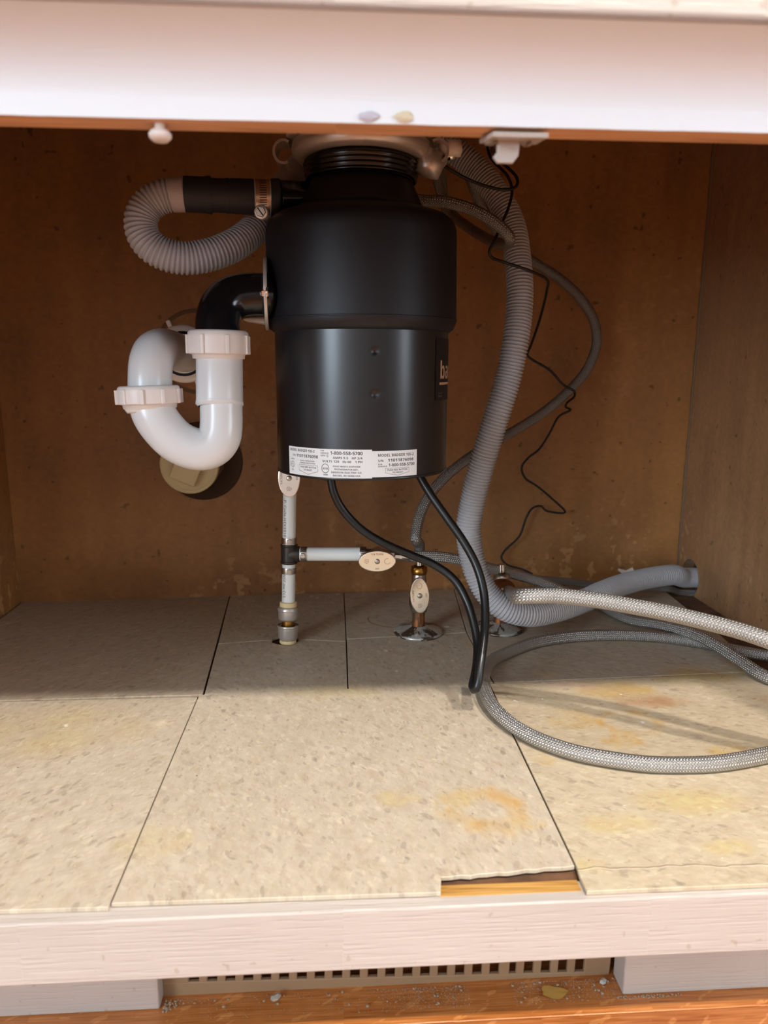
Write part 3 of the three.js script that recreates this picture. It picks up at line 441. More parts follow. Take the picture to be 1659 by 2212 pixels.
{ // stub pipe to the wall behind the nut
  const a = depth(404, 768, 0.842), zb = -0.6405, e = onZ(431, 768, zb), t = thing('drain_stub', 'white drain stub pipe behind the trap leaving through a hole in the back panel', 'drain pipe', e.clone());
  part('pipe', rod(e.clone().add(V(0, 0, -0.02)), a, 0.0245, 40), M.nut, t);
  const n = V(0.053, 0, 1).normalize();
  part('hole_edge', turned([[0.030, 0.0006], [0.052, 0.0006], [0.056, 0.003], [0.058, 0.0]], onZ(428, 760, zb).addScaledVector(n, 0.001), n, 56), M.putty, t, 'rough brown rim of the wall hole');
}
{ // clean-out on the back wall
  const zb = -0.638, n = V(0.053, 0, 1).normalize(), hc = onZ(438, 996, zb), t = thing('drain_cleanout', 'cream round cleanout plug with a square lug low on the back panel', 'cleanout plug', hc.clone());
  part('hole_edge', turned([[0.030, 0.0012], [0.050, 0.0009], [0.0535, 0.0022], [0.056, 0.0003]], hc, n, 56), std({ color: rgb(74, 54, 40), roughness: 0.95 }), t, 'dark rough rim of the wall hole');
  const ax = V(0, -0.05, 1).normalize(), f0 = depth(408, 1006, 0.985), b0 = f0.clone().addScaledVector(ax, -0.085);
  part('hub', turned([[0.036, 0], [0.036, 0.058], [0.040, 0.0585], [0.0405, 0.073], [0.039, 0.074]], b0, ax, 56), M.putty, t);
  const plug = part('plug', turned([[0.0395, 0.068], [0.0395, 0.083], [0.0385, 0.085], [0.0345, 0.0852], [0.034, 0.0835], [0, 0.0835]], b0, ax, 64), M.cream, t);
  const lug = new RoundedBoxGeometry(0.036, 0.026, 0.012, 3, 0.002); lug.rotateZ(-0.42); lug.translate(0, 0, 0.005); const q = new THREE.Quaternion().setFromUnitVectors(V(0, 0, 1), ax); lug.applyQuaternion(q); const lc = depth(402, 1020, 0.982); lug.translate(lc.x, lc.y, lc.z); part('square_lug', lug, M.cream, plug);
}

// ------------------------------------------------------------------ grey corrugated dishwasher hose
{
  const D = 0.0300, pts = px([[396, 420, 0.660], [372, 421, 0.660], [345, 427, 0.659], [320, 444, 0.659], [305, 472, 0.659], [307, 503, 0.660], [326, 532, 0.662], [360, 551, 0.666], [405, 558, 0.672], [455, 550, 0.680], [505, 530, 0.692], [548, 498, 0.71], [585, 452, 0.735], [612, 412, 0.755], [640, 372, 0.775], [690, 318, 0.80], [760, 282, 0.82], [850, 272, 0.83], [920, 288, 0.83], [976, 322, 0.83], [1033, 369, 0.83], [1080, 432, 0.825], [1107, 490, 0.82], [1117, 547, 0.815], [1123, 620, 0.81], [1121, 680, 0.81], [1114, 735, 0.81], [1098, 816, 0.815], [1076, 889, 0.82], [1053, 962, 0.83], [1035, 1025, 0.84], [1019, 1095, 0.85], [1012, 1142, 0.855], [1017, 1190, 0.86], [1031, 1241, 0.862], [1055, 1284, 0.862], [1092, 1315, 0.862], [1140, 1327, 0.87], [1192, 1320, 0.89], [1256, 1300, 0.93], [1300, 1280, 0.96], [1345, 1263, 1.0], [1405, 1248, 1.04], [1455, 1242, 1.065]]);
  const e = onX(1499, 1244, XR); pts.push(e.clone().add(V(-0.018, -0.001, 0.004)), e.clone().add(V(0.006, -0.004, -0.004)), e.clone().add(V(0.05, -0.008, -0.006)));
  const pitch = 0.0037, t = thing('drain_hose', 'grey corrugated dishwasher drain hose looping behind the disposal down to the right wall', 'drain hose', V(pts[37].x, 0, pts[37].z));
  part('corrugated_tube', sweep(pts, (s) => s < 0.0105 ? 0.0148 : D / 2 - 0.0019 * (0.5 - 0.5 * Math.cos(s / pitch * Math.PI * 2)) ** 1.8, { step: pitch / 9, sides: 28 }), M.corrugated, t);
  const c0 = pts[0].clone(), c1 = pts[1].clone(); part('smooth_cuff', rod(c0.clone().add(V(0.004, 0, 0)), c0.clone().lerp(c1, 1.02), 0.0151, 36), M.cuff, t);
}
{ // black rubber connector and its clamp
  const a = depth(398, 419.5, 0.6595), b = depth(606, 428, 0.676), d = b.clone().sub(a), L = d.length(), k = L / 208, q = (x, r) => [r * 0.66 / FOCAL, (x - 398) * k];
  const P = [q(398, 34.5), q(399, 36.5), q(443, 36.8), q(445, 38.5), q(455, 38.8), q(457, 34.8), q(486, 34.8), q(488, 36.5), q(494, 36.5), q(496, 35), q(500, 36.3), q(547, 36.6), q(549, 35.5), q(583, 35.8), q(586, 39), q(601, 39.8), q(605, 38.5), q(606, 30)];
  single('rubber_connector', turned([[0.0135, 0], ...P], a, d, 64), M.rubber, 'black rubber connector joining the grey corrugated hose to the disposal', 'rubber connector');
  const c0 = a.clone().addScaledVector(d, (549.5 - 398) / 208), dn = d.clone().normalize(), w = (583 - 549.5) * k, R = 0.01545;
  const slots = canvasTex(64, 1024, (g, W0, H0) => { g.fillStyle = 'rgb(205,180,158)'; g.fillRect(0, 0, W0, H0); for (let i = 0; i < 46; i++) { g.fillStyle = 'rgb(26,20,20)'; g.save(); g.translate(32, (i + 0.5) / 46 * H0); g.rotate(0.1); g.fillRect(-14, -3.4, 29, 6.8); g.restore(); } });
  const t = thing('hose_clamp', 'slotted steel worm clamp tightened on the black rubber connector', 'hose clamp', c0.clone().add(V(0, -R, 0)));
  const band = new THREE.CylinderGeometry(R, R, w, 72, 1, true); const uv = band.attributes.uv; for (let i = 0; i < uv.count; i++) uv.setXY(i, uv.getY(i), uv.getX(i)); band.translate(0, w / 2, 0);
  part('band', frame(join(band), c0, dn), std({ map: slots, metalness: 0.9, roughness: 0.35 }), t);
  for (const s of [0, w]) part('band_edge', turned([[R - 0.0004, -0.0006], [R + 0.0004, -0.0004], [R + 0.0004, 0.0004], [R - 0.0004, 0.0006]], c0.clone().addScaledVector(dn, s), dn, 64), M.steel, t);
  const sc = depth(564, 458, 0.638), face = V(-0.06, -0.12, 1).normalize();
  part('screw_housing', turned([[0, -0.016], [0.0055, -0.015], [0.0062, 0], [0.0052, 0.001], [0, 0.001]], sc, face, 28), M.steel, t);
  const sg = part('clamp_screw', prism(6, sc.clone(), sc.clone().addScaledVector(face, 0.0045), 0.0046, 0.3), M.nickel, t);
  const sl = new THREE.BoxGeometry(0.0078, 0.0009, 0.0008); sl.rotateZ(-0.95); const sp = sc.clone().addScaledVector(face, 0.0046); sl.translate(sp.x, sp.y, sp.z); part('screw_slot', sl, M.dark, sg);
}

// ------------------------------------------------------------------ water pipes and shut-off valves
const pipeBase = onY(622, 1389), pipeTop = depth(626, 1046, 0.872), along = (t) => pipeBase.clone().lerp(pipeTop, t), tOf = (py) => (1389 - py) / (1389 - 1046);
{
  const t = thing('water_pipe', 'white plastic water pipe rising from the floor with a dark tee and side branch', 'water pipe', pipeBase.clone());
  const A = (py) => { let lo = 0, hi = 1; for (let i = 0; i < 30; i++) { const m = (lo + hi) / 2, p = camOf(along(m)), y = H / 2 - FOCAL * p.y / -p.z; y > py ? lo = m : hi = m; } return along(lo); };
  const ax = pipeTop.clone().sub(pipeBase).normalize();
  const written = (text, len, flip) => canvasTex(1024, 256, (g, w, h) => { g.fillStyle = 'rgb(232,232,228)'; g.fillRect(0, 0, w, h); g.fillStyle = 'rgb(62,58,60)'; g.font = '27px sans-serif'; const m = g.measureText(text).width; g.save(); g.translate(w * len, 138); g.scale(w * (0.83 - len) / m, 1); g.fillText(text, 0, 0); g.restore(); });
  // a printed tube: lettering runs down the pipe on its front left side
  const printed = (a, b, text, start) => { const d = a.clone().sub(b), L = d.length(), g = new THREE.CylinderGeometry(0.008, 0.008, L, 40, 1, true), uv = g.attributes.uv; for (let i = 0; i < uv.count; i++) { const u = uv.getX(i), v = uv.getY(i); uv.setXY(i, 1 - v, (u + 0.55) % 1.0001); } g.translate(0, L / 2, 0);
    // rebuild uv without a wrap inside the lettering
    const P = g.attributes.position; for (let i = 0; i < uv.count; i++) { const an = Math.atan2(P.getX(i), P.getZ(i)); uv.setY(i, clamp(0.5 + an / (Math.PI * 2) * 1.0 + 0.11)); }
    return part('pipe', frame(g, b, d), std({ map: written(text, start), roughness: 0.35 }), t); };
  printed(A(1046), A(1182), '.P. Code-HEX3316', 0.22); printed(A(1216), A(1304), 'NSF-pw CL5', 0.26);
  const tee = A(1197);
  const bEnd = depth(790, 1197, 0.878), bDir = bEnd.clone().sub(tee).normalize();
  part('tee_fitting', join(rod(A(1218), A(1178), 0.0098), rod(tee, tee.clone().addScaledVector(bDir, 0.0135), 0.0098), turned([[0.008, 0], [0.0103, 0], [0.0103, 0.003], [0.008, 0.003]], A(1181), ax, 32), turned([[0.008, 0], [0.0103, 0], [0.0103, 0.003], [0.008, 0.003]], A(1217), ax, 32)), M.bronze, t, 'dark tee fitting');
  part('pipe', rod(tee.clone().addScaledVector(bDir, 0.011), bEnd, 0.0082), M.pex, t);
  const crimp = (c, d) => { const g = part('crimp_ring', turned([[0.0082, -0.0036], [0.0092, -0.0036], [0.0092, 0.0036], [0.0082, 0.0036]], c, d, 40), M.nickel, t); const f = V(0.12, 0.05, 1), b = new RoundedBoxGeometry(0.0062, 0.0052, 0.003, 2, 0.0008), b2 = new RoundedBoxGeometry(0.003, 0.0062, 0.003, 2, 0.0006); f.addScaledVector(d, -f.dot(d)).normalize(); const m = new THREE.Matrix4().makeBasis(d.clone().cross(f).normalize(), d, f); for (const [x, o] of [[b, 0.0003], [b2, 0.0014]]) { x.applyMatrix4(m); const p = c.clone().addScaledVector(f, 0.0098 + o); x.translate(p.x, p.y, p.z); } part('crimp_ear', join(b, b2), M.nickel, g); };
  crimp(A(1168), ax); crimp(A(1232), ax); crimp(tee.clone().addScaledVector(bDir, 0.0185), bDir); crimp(bEnd.clone().addScaledVector(bDir, -0.003), bDir);
  // union at the floor
  const hex = (y0, y1, r) => prism(6, A(y0), A(y1), r, 0.3);
  const clearNut = std({ color: rgb(200, 190, 180), metalness: 0.55, roughness: 0.28 });
  part('union_ring', rod(A(1311), A(1299), 0.0105), M.cream, t);
  part('union_nut', join(turned([[0.006, 0], [0.0108, 0], [0.0122, 0.0025], [0.0126, 0.014], [0.0118, 0.0165], [0.010, 0.0175]], A(1339), ax, 10), turned([[0.0126, 0.012], [0.0132, 0.0135], [0.012, 0.016]], A(1339), ax, 40)), clearNut, t, 'pale upper union nut');
  part('union_ring', rod(A(1358), A(1332), 0.0078), M.brass, t);
  part('union_nut', join(turned([[0.007, -0.001], [0.0095, 0], [0.0122, 0.004], [0.0128, 0.016], [0.0126, 0.0185], [0.009, 0.0185]], A(1383), ax, 10), turned([[0.0126, 0.0165], [0.0134, 0.018], [0.0126, 0.0195]], A(1383), ax, 40)), clearNut, t, 'pale lower union nut');
  part('union_ring', rod(A(1392), A(1381), 0.0102), M.cream, t);
  part('riser', rod(V(pipeBase.x, -0.09, pipeBase.z), A(1390), 0.0085), M.copper, t);
}
const cap = (marks) => canvasTex(512, 300, (g, w, h) => { g.fillStyle = 'rgb(236,228,218)'; g.fillRect(0, 0, w, h); g.fillStyle = g.strokeStyle = 'rgb(130,116,104)'; g.textAlign = 'center'; g.font = 'bold 38px sans-serif'; marks(g, w, h); });
const emblem = (g, x, y) => { g.lineWidth = 5; g.beginPath(); g.moveTo(x - 22, y - 28); g.lineTo(x + 22, y - 28); g.lineTo(x + 26, y + 4); g.lineTo(x, y + 30); g.lineTo(x - 26, y + 4); g.closePath(); g.stroke(); g.font = 'bold 30px sans-serif'; g.fillText('H', x, y + 8); };
const capA = cap((g) => { g.fillText('1/4 TURN', 256, 62); emblem(g, 112, 150); g.beginPath(); g.arc(395, 150, 40, 0.4, 5); g.stroke(); g.fillText('OFF', 256, 264); });
function handle(parent, c, normal, spin, capTex = capA, len = 0.0445, wid = 0.0262) {
  const s = new THREE.Shape(); s.absellipse(0, 0, len / 2, wid / 2, 0, Math.PI * 2);
  const g = new THREE.ExtrudeGeometry(s, { depth: 0.0022, bevelEnabled: true, bevelThickness: 0.0012, bevelSize: 0.0012, bevelOffset: -0.0012, bevelSegments: 3, curveSegments: 56 }), uv = g.attributes.uv, P = g.attributes.position;
  for (let i = 0; i < uv.count; i++) uv.setXY(i, P.getX(i) / len + 0.5, P.getY(i) / wid + 0.5);
  const n = normal.clone().normalize(), place = (o, dz) => { o.rotateZ(spin); o.translate(0, 0, dz); o.applyQuaternion(new THREE.Quaternion().setFromUnitVectors(V(0, 0, 1), n)); o.translate(c.x, c.y, c.z); return o; };
  const h = part('handle', place(g, -0.0034), std({ map: capTex, metalness: 1, roughness: 0.17 }), parent, 'oval chrome handle');
  const sc = new THREE.LatheGeometry([[0, 0.0016], [0.0022, 0.0014], [0.0031, 0.0006], [0.0031, -0.001]].map((p) => new THREE.Vector2(...p)), 24); sc.rotateX(Math.PI / 2);
  const sm = part('handle_screw', place(sc, 0), M.nickel, h);
  const st = new THREE.CylinderGeometry(0.005, 0.0055, 0.018, 24); st.rotateX(Math.PI / 2); part('stem', place(st, -0.012), M.nickel, parent);
  return h;
}
{ // valve on top of the white riser, mostly hidden by the disposal
  const c = depth(624.5, 1033, 0.842), t = thing('shutoff_valve', 'chrome shutoff valve topping the white riser just under the disposal', 'valve', pipeTop.clone());
  part('valve_body', join(rod(pipeTop.clone(), pipeTop.clone().add(V(0, 0.03, 0)), 0.009), rod(pipeTop.clone().add(V(0, 0.012, 0.018)), pipeTop.clone().add(V(0, 0.012, -0.006)), 0.0075)), M.nickel, t);
  part('outlet_nut', prism(6, pipeTop.clone().add(V(0, 0.028, 0)), pipeTop.clone().add(V(0, 0.040, 0)), 0.0095), M.brass, t);
  handle(t, c, V(0.03, 0.06, 1), Math.PI / 2);
}
const hvOut = depth(862, 1202, 0.884);
{ // valve at the end of the branch
  const c = depth(815, 1213, 0.858), a = depth(787, 1197, 0.878), t = thing('shutoff_valve', 'chrome shutoff valve ending the horizontal white pipe, its oval handle lying flat', 'valve', a.clone()), d = hvOut.clone().sub(a);
  part('valve_body', join(rod(a, a.clone().addScaledVector(d, 0.62), 0.0072), turned([[0.006, -0.010], [0.0085, -0.009], [0.0085, 0.012], [0.006, 0.013]], a.clone().addScaledVector(d, 0.40), V(0, 0, 1), 28)), M.nickel, t);
  part('outlet_nut', prism(6, a.clone().addScaledVector(d, 0.6), a.clone().addScaledVector(d, 0.85), 0.0078, 0.4), M.nickel, t);
  part('hose_ferrule', rod(a.clone().addScaledVector(d, 0.84), depth(886, 1203, 0.89), 0.0050), M.chrome, t);
  handle(t, c, V(0.02, -0.03, 1), 0.0);
}
function floorValve(label, f, up, cols, fer) {
  const t = thing('shutoff_valve', label, 'valve', V(f.x, 0.004, f.z)), X = (y) => V(f.x, y, f.z);
  part('copper_stub', rod(X(-0.02), X(0.036), 0.0081, 32), M.copper, t);
  part('inlet_nut', prism(6, X(0.034), X(0.047), 0.0125, 0.15), M.bronze, t);
  part('valve_body', turned([[0.006, 0.028], [0.0105, 0.029], [0.011, 0.036], [0.0105, 0.062], [0.0098, 0.064], [0.009, up + 0.072], [0.006, up + 0.0725]], X(0), V(0, 1, 0), 32), M.nickel, t);
  part('outlet_nut', join(prism(6, X(up + 0.074), X(up + 0.082), 0.0102, 0.26), turned([[0.006, 0.071], [0.0095, 0.072], [0.0105, 0.075], [0.0105, 0.078], [0.0085, 0.082], [0.006, 0.083]], X(up), V(0, 1, 0), 32)), cols, t);
  part('hose_ferrule', rod(X(up + 0.081), X(up + fer), 0.0048), M.chrome, t);
  return t;
}
const f1 = onY(903.5, 1366), f2 = onY(1079, 1358);
for (const [f, label, s] of [[f1, 'spotted round pipe flange on the floor under the front valve', 0], [f2, 'grey round pipe flange on the floor half under the corrugated hose', 2]]) {
  const g = turned([[0.0085, 0.010], [0.0098, 0.0102], [0.0125, 0.0088], [0.022, 0.0068], [0.0290, 0.0045], [0.0308, 0.0035], [0.0316, 0.002], [0.0316, 0.0003], [0.0300, 0.0001]], V(f.x, 0, f.z), V(0, 1, 0), 72); if (s) g.translate(-f.x, 0, -f.z), g.rotateY(s), g.translate(f.x, 0, f.z);
  single('pipe_flange', g, M.wornChrome, label, 'pipe flange');
}
{ const t = floorValve('chrome shutoff valve on a copper stub with an upright oval handle and brass nut', f1, 0.006, M.brass, 0.103); handle(t, depth(907, 1287, 0.868), V(0.10, 0.05, 1), Math.PI / 2 + 0.06, capA, 0.0440, 0.0236); }
{ const t = floorValve('chrome shutoff valve half hidden behind the corrugated hose with its handle tipped up', f2, -0.007, M.nickel, 0.094); handle(t, depth(1087, 1270, 0.900), V(0.05, 0.72, 0.7), 0.05, capA, 0.0330, 0.028); }

// ------------------------------------------------------------------ braided hoses
const BR = 0.0068;
{ // from the front valve up and around behind the corrugated hose
  const p = [V(f1.x, 0.106, f1.z), V(f1.x, 0.116, f1.z), ...px([[898, 1165, 0.898], [905, 1120, 0.905], [925, 1075, 0.915], [960, 1032, 0.93], [1005, 995, 0.945], [1055, 962, 0.965], [1110, 931, 0.985], [1165, 897, 1.0], [1225, 848, 1.005], [1268, 798, 1.005], [1288, 745, 1.005], [1284, 697, 1.005], [1258, 650, 1.0], [1212, 605, 1.0], [1155, 568, 0.99], [1112, 540, 0.975], [1075, 500, 0.955], [1045, 455, 0.93], [1016, 385, 0.90], [992, 315, 0.875], [985, 290, 0.87], [978, 250, 0.86], [972, 200, 0.85]])];
  single('supply_hose', sweep(p, BR, { step: 0.003 }), M.braidDull, 'thin braided hose rising from the upright-handled valve in a wide bend near the back panel', 'braided hose');
}
{ // sprayer hose loop beside the disposal neck
  const p = px([[850, 415, 0.77], [880, 428, 0.765], [910, 433, 0.762], [960, 436, 0.758], [1010, 449, 0.755], [1055, 471, 0.753], [1086, 495, 0.753], [1101, 514, 0.757], [1096, 526, 0.772], [1075, 525, 0.79], [1045, 512, 0.82], [1010, 490, 0.85], [975, 460, 0.88], [952, 415, 0.885], [940, 360, 0.875], [930, 300, 0.865], [912, 240, 0.85]]);
  single('spray_hose', sweep(p, 0.0060, { step: 0.003 }), M.braidDull, 'dark braided hose bending in a tight loop right of the disposal neck', 'braided hose');
}
{ // riser hose from the valve under the disposal, running up behind it
  const p = [pipeTop.clone().add(V(0, 0.038, 0)), pipeTop.clone().add(V(0, 0.07, -0.01)), ...px([[680, 860, 0.87], [760, 740, 0.88], [880, 620, 0.90], [945, 540, 0.92], [962, 470, 0.92], [956, 400, 0.90], [950, 330, 0.88], [946, 270, 0.86], [944, 215, 0.85]])];
  single('supply_hose', sweep(p, 0.0056, { step: 0.003 }), M.braidDull, 'dark braided hose straight behind the disposal neck', 'braided hose');
}
const rest = (x, y, lift = 0) => { let p = onY(x, y, BR + 0.0006); p.y += lift; return p; };
{ // long hose from the branch valve, coiled on the floor
  const p = [depth(884, 1203, 0.89), ...px([[905, 1202, 0.893], [950, 1203, 0.90], [1000, 1211, 0.91], [1050, 1225, 0.925], [1119, 1243, 0.945], [1180, 1262, 0.955], [1240, 1288, 0.96]]), rest(1296, 1314, 0.004), rest(1357, 1338), rest(1437, 1366, 0.008), rest(1516, 1397, 0.011), rest(1596, 1433, 0.004), rest(1659, 1464),
    V(0.492, BR, -0.262), V(0.503, BR, -0.222), V(0.478, BR, -0.186), V(0.425, BR, -0.168), rest(1659, 1630), rest(1556, 1648), rest(1477, 1652), rest(1397, 1650), rest(1318, 1640), rest(1238, 1624), rest(1159, 1596), rest(1107, 1568, 0.001), rest(1066, 1532, 0.002), rest(1047, 1496, 0.003), rest(1045, 1464, 0.003), rest(1061, 1432, 0.002), rest(1100, 1408), rest(1160, 1387), rest(1238, 1375), rest(1318, 1372), rest(1397, 1374), rest(1477, 1383), rest(1536, 1393), rest(1596, 1406), rest(1659, 1420, 0.002), V(0.512, 0.012, -0.352), V(0.522, 0.05, -0.325), V(0.520, 0.09, -0.32)];
  single('supply_hose', sweep(p, BR, { step: 0.0025 }), M.braid, 'long braided steel hose lying in an open coil on the stained floor tiles', 'braided hose');
}
{ // shiny hose arching over the coil to the right
  const p = [...px([[1098, 1276, 0.905], [1104, 1280, 0.85], [1111, 1285, 0.78], [1115, 1288, 0.71], [1117, 1289, 0.672], [1126, 1288.5, 0.653], [1150, 1287.5, 0.648], [1199, 1287, 0.645], [1278, 1295, 0.638], [1357, 1308, 0.63], [1437, 1323, 0.62], [1516, 1341, 0.608], [1596, 1362, 0.596], [1659, 1383, 0.586], [1740, 1416, 0.578], [1830, 1462, 0.572], [1920, 1530, 0.57]])];
  single('supply_hose', sweep(p, 0.0070, { step: 0.0025 }), M.braid, 'shiny braided steel hose held above the coil, running out to the right', 'braided hose');
}
{ // pair of hoses going out through the wall hole below the corrugated one
  const e = onX(1497, 1286, XR);
  const p = [...px([[1128, 1250, 1.05], [1200, 1254, 1.06], [1280, 1263, 1.075], [1340, 1268, 1.08], [1400, 1269, 1.085], [1440, 1271, 1.085]]), e.clone().add(V(-0.02, 0.005, 0)), e.clone().add(V(0.004, 0.003, -0.002)), e.clone().add(V(0.05, 0, 0))];
  single('supply_hose', sweep(p, 0.0054, { step: 0.003 }), M.braidDull, 'dull braided hose leaving through the wall hole under the corrugated hose', 'braided hose');
}

// ------------------------------------------------------------------ power cord and thin wires
single('power_cord', sweep(px([[712, 1000, 0.735], [714, 1028, 0.738], [721, 1064, 0.742], [741, 1102, 0.748], [780, 1143, 0.752], [830, 1174, 0.755], [890, 1200, 0.758], [940, 1221, 0.758], [982, 1253, 0.755], [1008, 1298, 0.75], [1023, 1345, 0.742], [1031, 1390, 0.733], [1030, 1430, 0.722], [1025, 1463, 0.712], [1021, 1483, 0.704], [1026, 1490, 0.698], [1032, 1478, 0.697], [1037, 1440, 0.702], [1044, 1390, 0.712], [1048, 1340, 0.722], [1045, 1280, 0.732], [1029, 1222, 0.738], [1000, 1168, 0.742], [965, 1118, 0.745], [930, 1068, 0.748], [908, 1030, 0.75], [895, 1000, 0.75]]), 0.0043, { step: 0.003, sides: 20 }), M.cord, 'thick black power cord hanging from under the disposal in a loop', 'power cord');
single('wire', sweep(px([[1046, 285, 0.80], [1050, 305, 0.796], [1061, 342, 0.786], [1096, 380, 0.775], [1106, 410, 0.775], [1098, 450, 0.77], [1086, 478, 0.768], [1077, 500, 0.7695], [1064, 528, 0.770], [1057, 542, 0.771], [1062, 556, 0.776], [1085, 565, 0.775], [1130, 580, 0.775], [1168, 595, 0.785], [1183, 606, 0.80], [1182, 625, 0.83], [1166, 690, 0.90], [1146, 748, 0.96], [1139, 766, 0.97], [1150, 777, 0.975], [1188, 800, 0.98], [1218, 832, 0.982], [1240, 845, 0.982], [1241, 856, 0.99], [1226, 869, 1.01], [1222, 879, 1.03], [1232, 886, 1.05], [1208, 899, 1.055], [1186, 938, 1.06], [1164, 971, 1.06], [1140, 990, 1.06], [1127, 1010, 1.06], [1134, 1032, 1.065], [1160, 1050, 1.07], [1190, 1075, 1.075], [1221, 1107, 1.08], [1180, 1103, 1.085], [1168, 1093, 1.085], [1150, 1098, 1.085], [1137, 1118, 1.085], [1122, 1158, 1.09], [1090, 1190, 1.095], [1083, 1204, 1.095], [1094, 1219, 1.095], [1128, 1230, 1.09], [1150, 1240, 1.08]]), 0.00155, { step: 0.003, sides: 10 }), M.wire, 'thin kinked black wire zigzagging down the back panel', 'wire');
{
  const t = thing('wire', 'black wire curling from the mounting ring to a short pale splice under the rail', 'wire', depth(1110, 405, 0.77));
  part('insulation', sweep(px([[930, 336, 0.735], [950, 352, 0.74], [1000, 382, 0.75], [1050, 402, 0.76], [1095, 410, 0.765], [1116, 401, 0.768], [1117, 385, 0.77], [1100, 365, 0.772], [1082, 350, 0.774], [1070, 333, 0.778], [1060, 312, 0.785], [1054, 290, 0.79]]), 0.0016, { step: 0.003, sides: 10 }), M.wire, t);
  part('splice', rod(depth(1062, 323, 0.770), depth(1079, 350, 0.762), 0.0028, 16), std({ color: rgb(120, 96, 92), roughness: 0.7 }), t, 'pale tape splice');
}

// ------------------------------------------------------------------ fittings on the top rail
{
  const t = thing('door_catch', 'cream painted door catch strike screwed under the top rail', 'door catch', onZ(1100, 300, -0.012));
  const yb = 0.4551, p = onY(1104, 295, yb), L = onY(1042, 292, yb), Rr = onY(1166, 295, yb), w = Rr.x - L.x;
  const sh = new THREE.Shape(); const hw = w / 2; sh.moveTo(-hw, -0.0075); sh.lineTo(hw - 0.001, -0.0075); sh.lineTo(hw, 0.0125); sh.lineTo(-hw + 0.003, 0.0125); sh.closePath();
  const g = new THREE.ExtrudeGeometry(sh, { depth: 0.0016, bevelEnabled: true, bevelThickness: 0.0005, bevelSize: 0.0005, bevelSegments: 2 }); g.rotateX(Math.PI / 2 - 0.12); g.rotateX(-Math.PI + 0.24); g.rotateX(Math.PI);
  g.translate(p.x, yb - 0.0012, -0.0125); part('strike_plate', g, M.paint, t);
  const tab = new THREE.Shape(); const a = 0.0058; tab.moveTo(-a * 0.95, 0.002); tab.lineTo(a, 0.002); tab.lineTo(a * 0.85, -0.0085); tab.lineTo(a * 0.4, -0.0118); tab.lineTo(-a * 0.9, -0.0118); tab.lineTo(-a * 1.25, -0.0095); tab.lineTo(-a * 0.95, -0.0072); tab.closePath();
  const tg = new THREE.ExtrudeGeometry(tab, { depth: 0.0018, bevelEnabled: true, bevelThickness: 0.0006, bevelSize: 0.0006, bevelSegments: 2 }); const tp = onZ(1098, 302, -0.012); tg.translate(tp.x, yb - 0.002, -0.013); part('strike_tab', tg, M.paint, t);
  for (const x of [1063, 1141]) { const c = onZ(x, 298, -0.010), s = turned([[0, 0], [0.0045, 0.0004], [0.0045, 0.0012], [0.003, 0.0026], [0, 0.003]], V(c.x, yb - 0.0018, -0.0125), V(0, -1, 0.35), 28), m = part('screw', s, M.paint, t); const sl = new THREE.BoxGeometry(0.0012, 0.0012, 0.0075); sl.rotateY(x === 1063 ? 0.7 : 0.15); sl.translate(c.x, yb - 0.0046, -0.0115); part('screw_slot', sl, M.putty, m); }
}
{ const c = onZ(347, 276, -0.010), t = thing('door_bumper', 'small white round bumper button under the top rail', 'bumper', V(c.x, 0.4552, c.z));
  part('stem', rod(V(c.x, 0.4556, -0.008), V(c.x, 0.450, -0.008), 0.0026), M.nut, t); part('button', turned([[0, -0.0030], [0.0038, -0.0028], [0.0056, -0.0010], [0.0058, 0.0006], [0.0045, 0.0024], [0, 0.0030]], V(c.x, 0.4495, -0.008), V(0, 1, 0), 32), M.nut, t); }
for (const [x, y, label, m] of [[798, 254, 'lumpy grey-white dab of dried filler on the top rail edge', std({ color: rgb(196, 190, 200), roughness: 0.8 })], [873, 255, 'lumpy cream dab of dried filler on the top rail edge', std({ color: rgb(214, 200, 170), roughness: 0.8 })]]) {
  const g = new THREE.IcosahedronGeometry(1, 4), P = g.attributes.position; for (let i = 0; i < P.count; i++) { const v = V(P.getX(i), P.getY(i), P.getZ(i)), k = 0.7 + 0.6 * fbm(v.x * 2 + x, v.y * 2 + v.z, 3); P.setXYZ(i, v.x * 0.0048 * k, v.y * 0.0026 * k, v.z * 0.0014 * k); } g.computeVertexNormals(); const c = onZ(x, y, 0); g.translate(c.x, c.y + 0.0004, 0.0004); single('filler_dab', g, m, label, 'filler dab');
}

// ------------------------------------------------------------------ toe-kick register and litter
{
  const z = -0.0815, x0 = onY(352, 2149, FLOOR).x, x1 = onY(1318, 2107, FLOOR).x, t = thing('floor_register', 'long tan air register recessed in the toe kick', 'air register', V((x0 + x1) / 2, FLOOR, z));
  const y0 = FLOOR + 0.001, yA = onZ(835, 2111, z).y, yB = -0.05;
  part('lower_rail', box(x0, x1, y0 - 0.009, yA, z - 0.004, z, 0.0012), M.register, t); part('upper_rail', box(x0, x1, yB, -0.022, z - 0.004, z, 0.0012), M.register, t);
  const r0 = onZ(1262, 2090, z).x; part('end_plate', box(r0, x1, yA - 0.001, yB + 0.001, z - 0.004, z, 0.001), M.register, t); part('end_plate', box(x0, x0 + 0.02, yA - 0.001, yB + 0.001, z - 0.004, z, 0.001), M.register, t);
  const pitch = (onZ(1242, 2092, z).x - onZ(832, 2105, z).x) / 11;
  for (let x = r0 - pitch, i = 0; x > x0 + 0.02; x -= pitch, i++) part('bar', box(x, x + pitch * 0.46 + (i === 4 ? 0.002 : 0), yA - 0.001, yB + 0.001, z - 0.004, z - 0.0002, 0.0009), M.register, t);
  part('duct', box(x0, x1, FLOOR, -0.02, z - 0.028, z - 0.024), M.dark, t);
  t.rotation.z = -0.026;
}
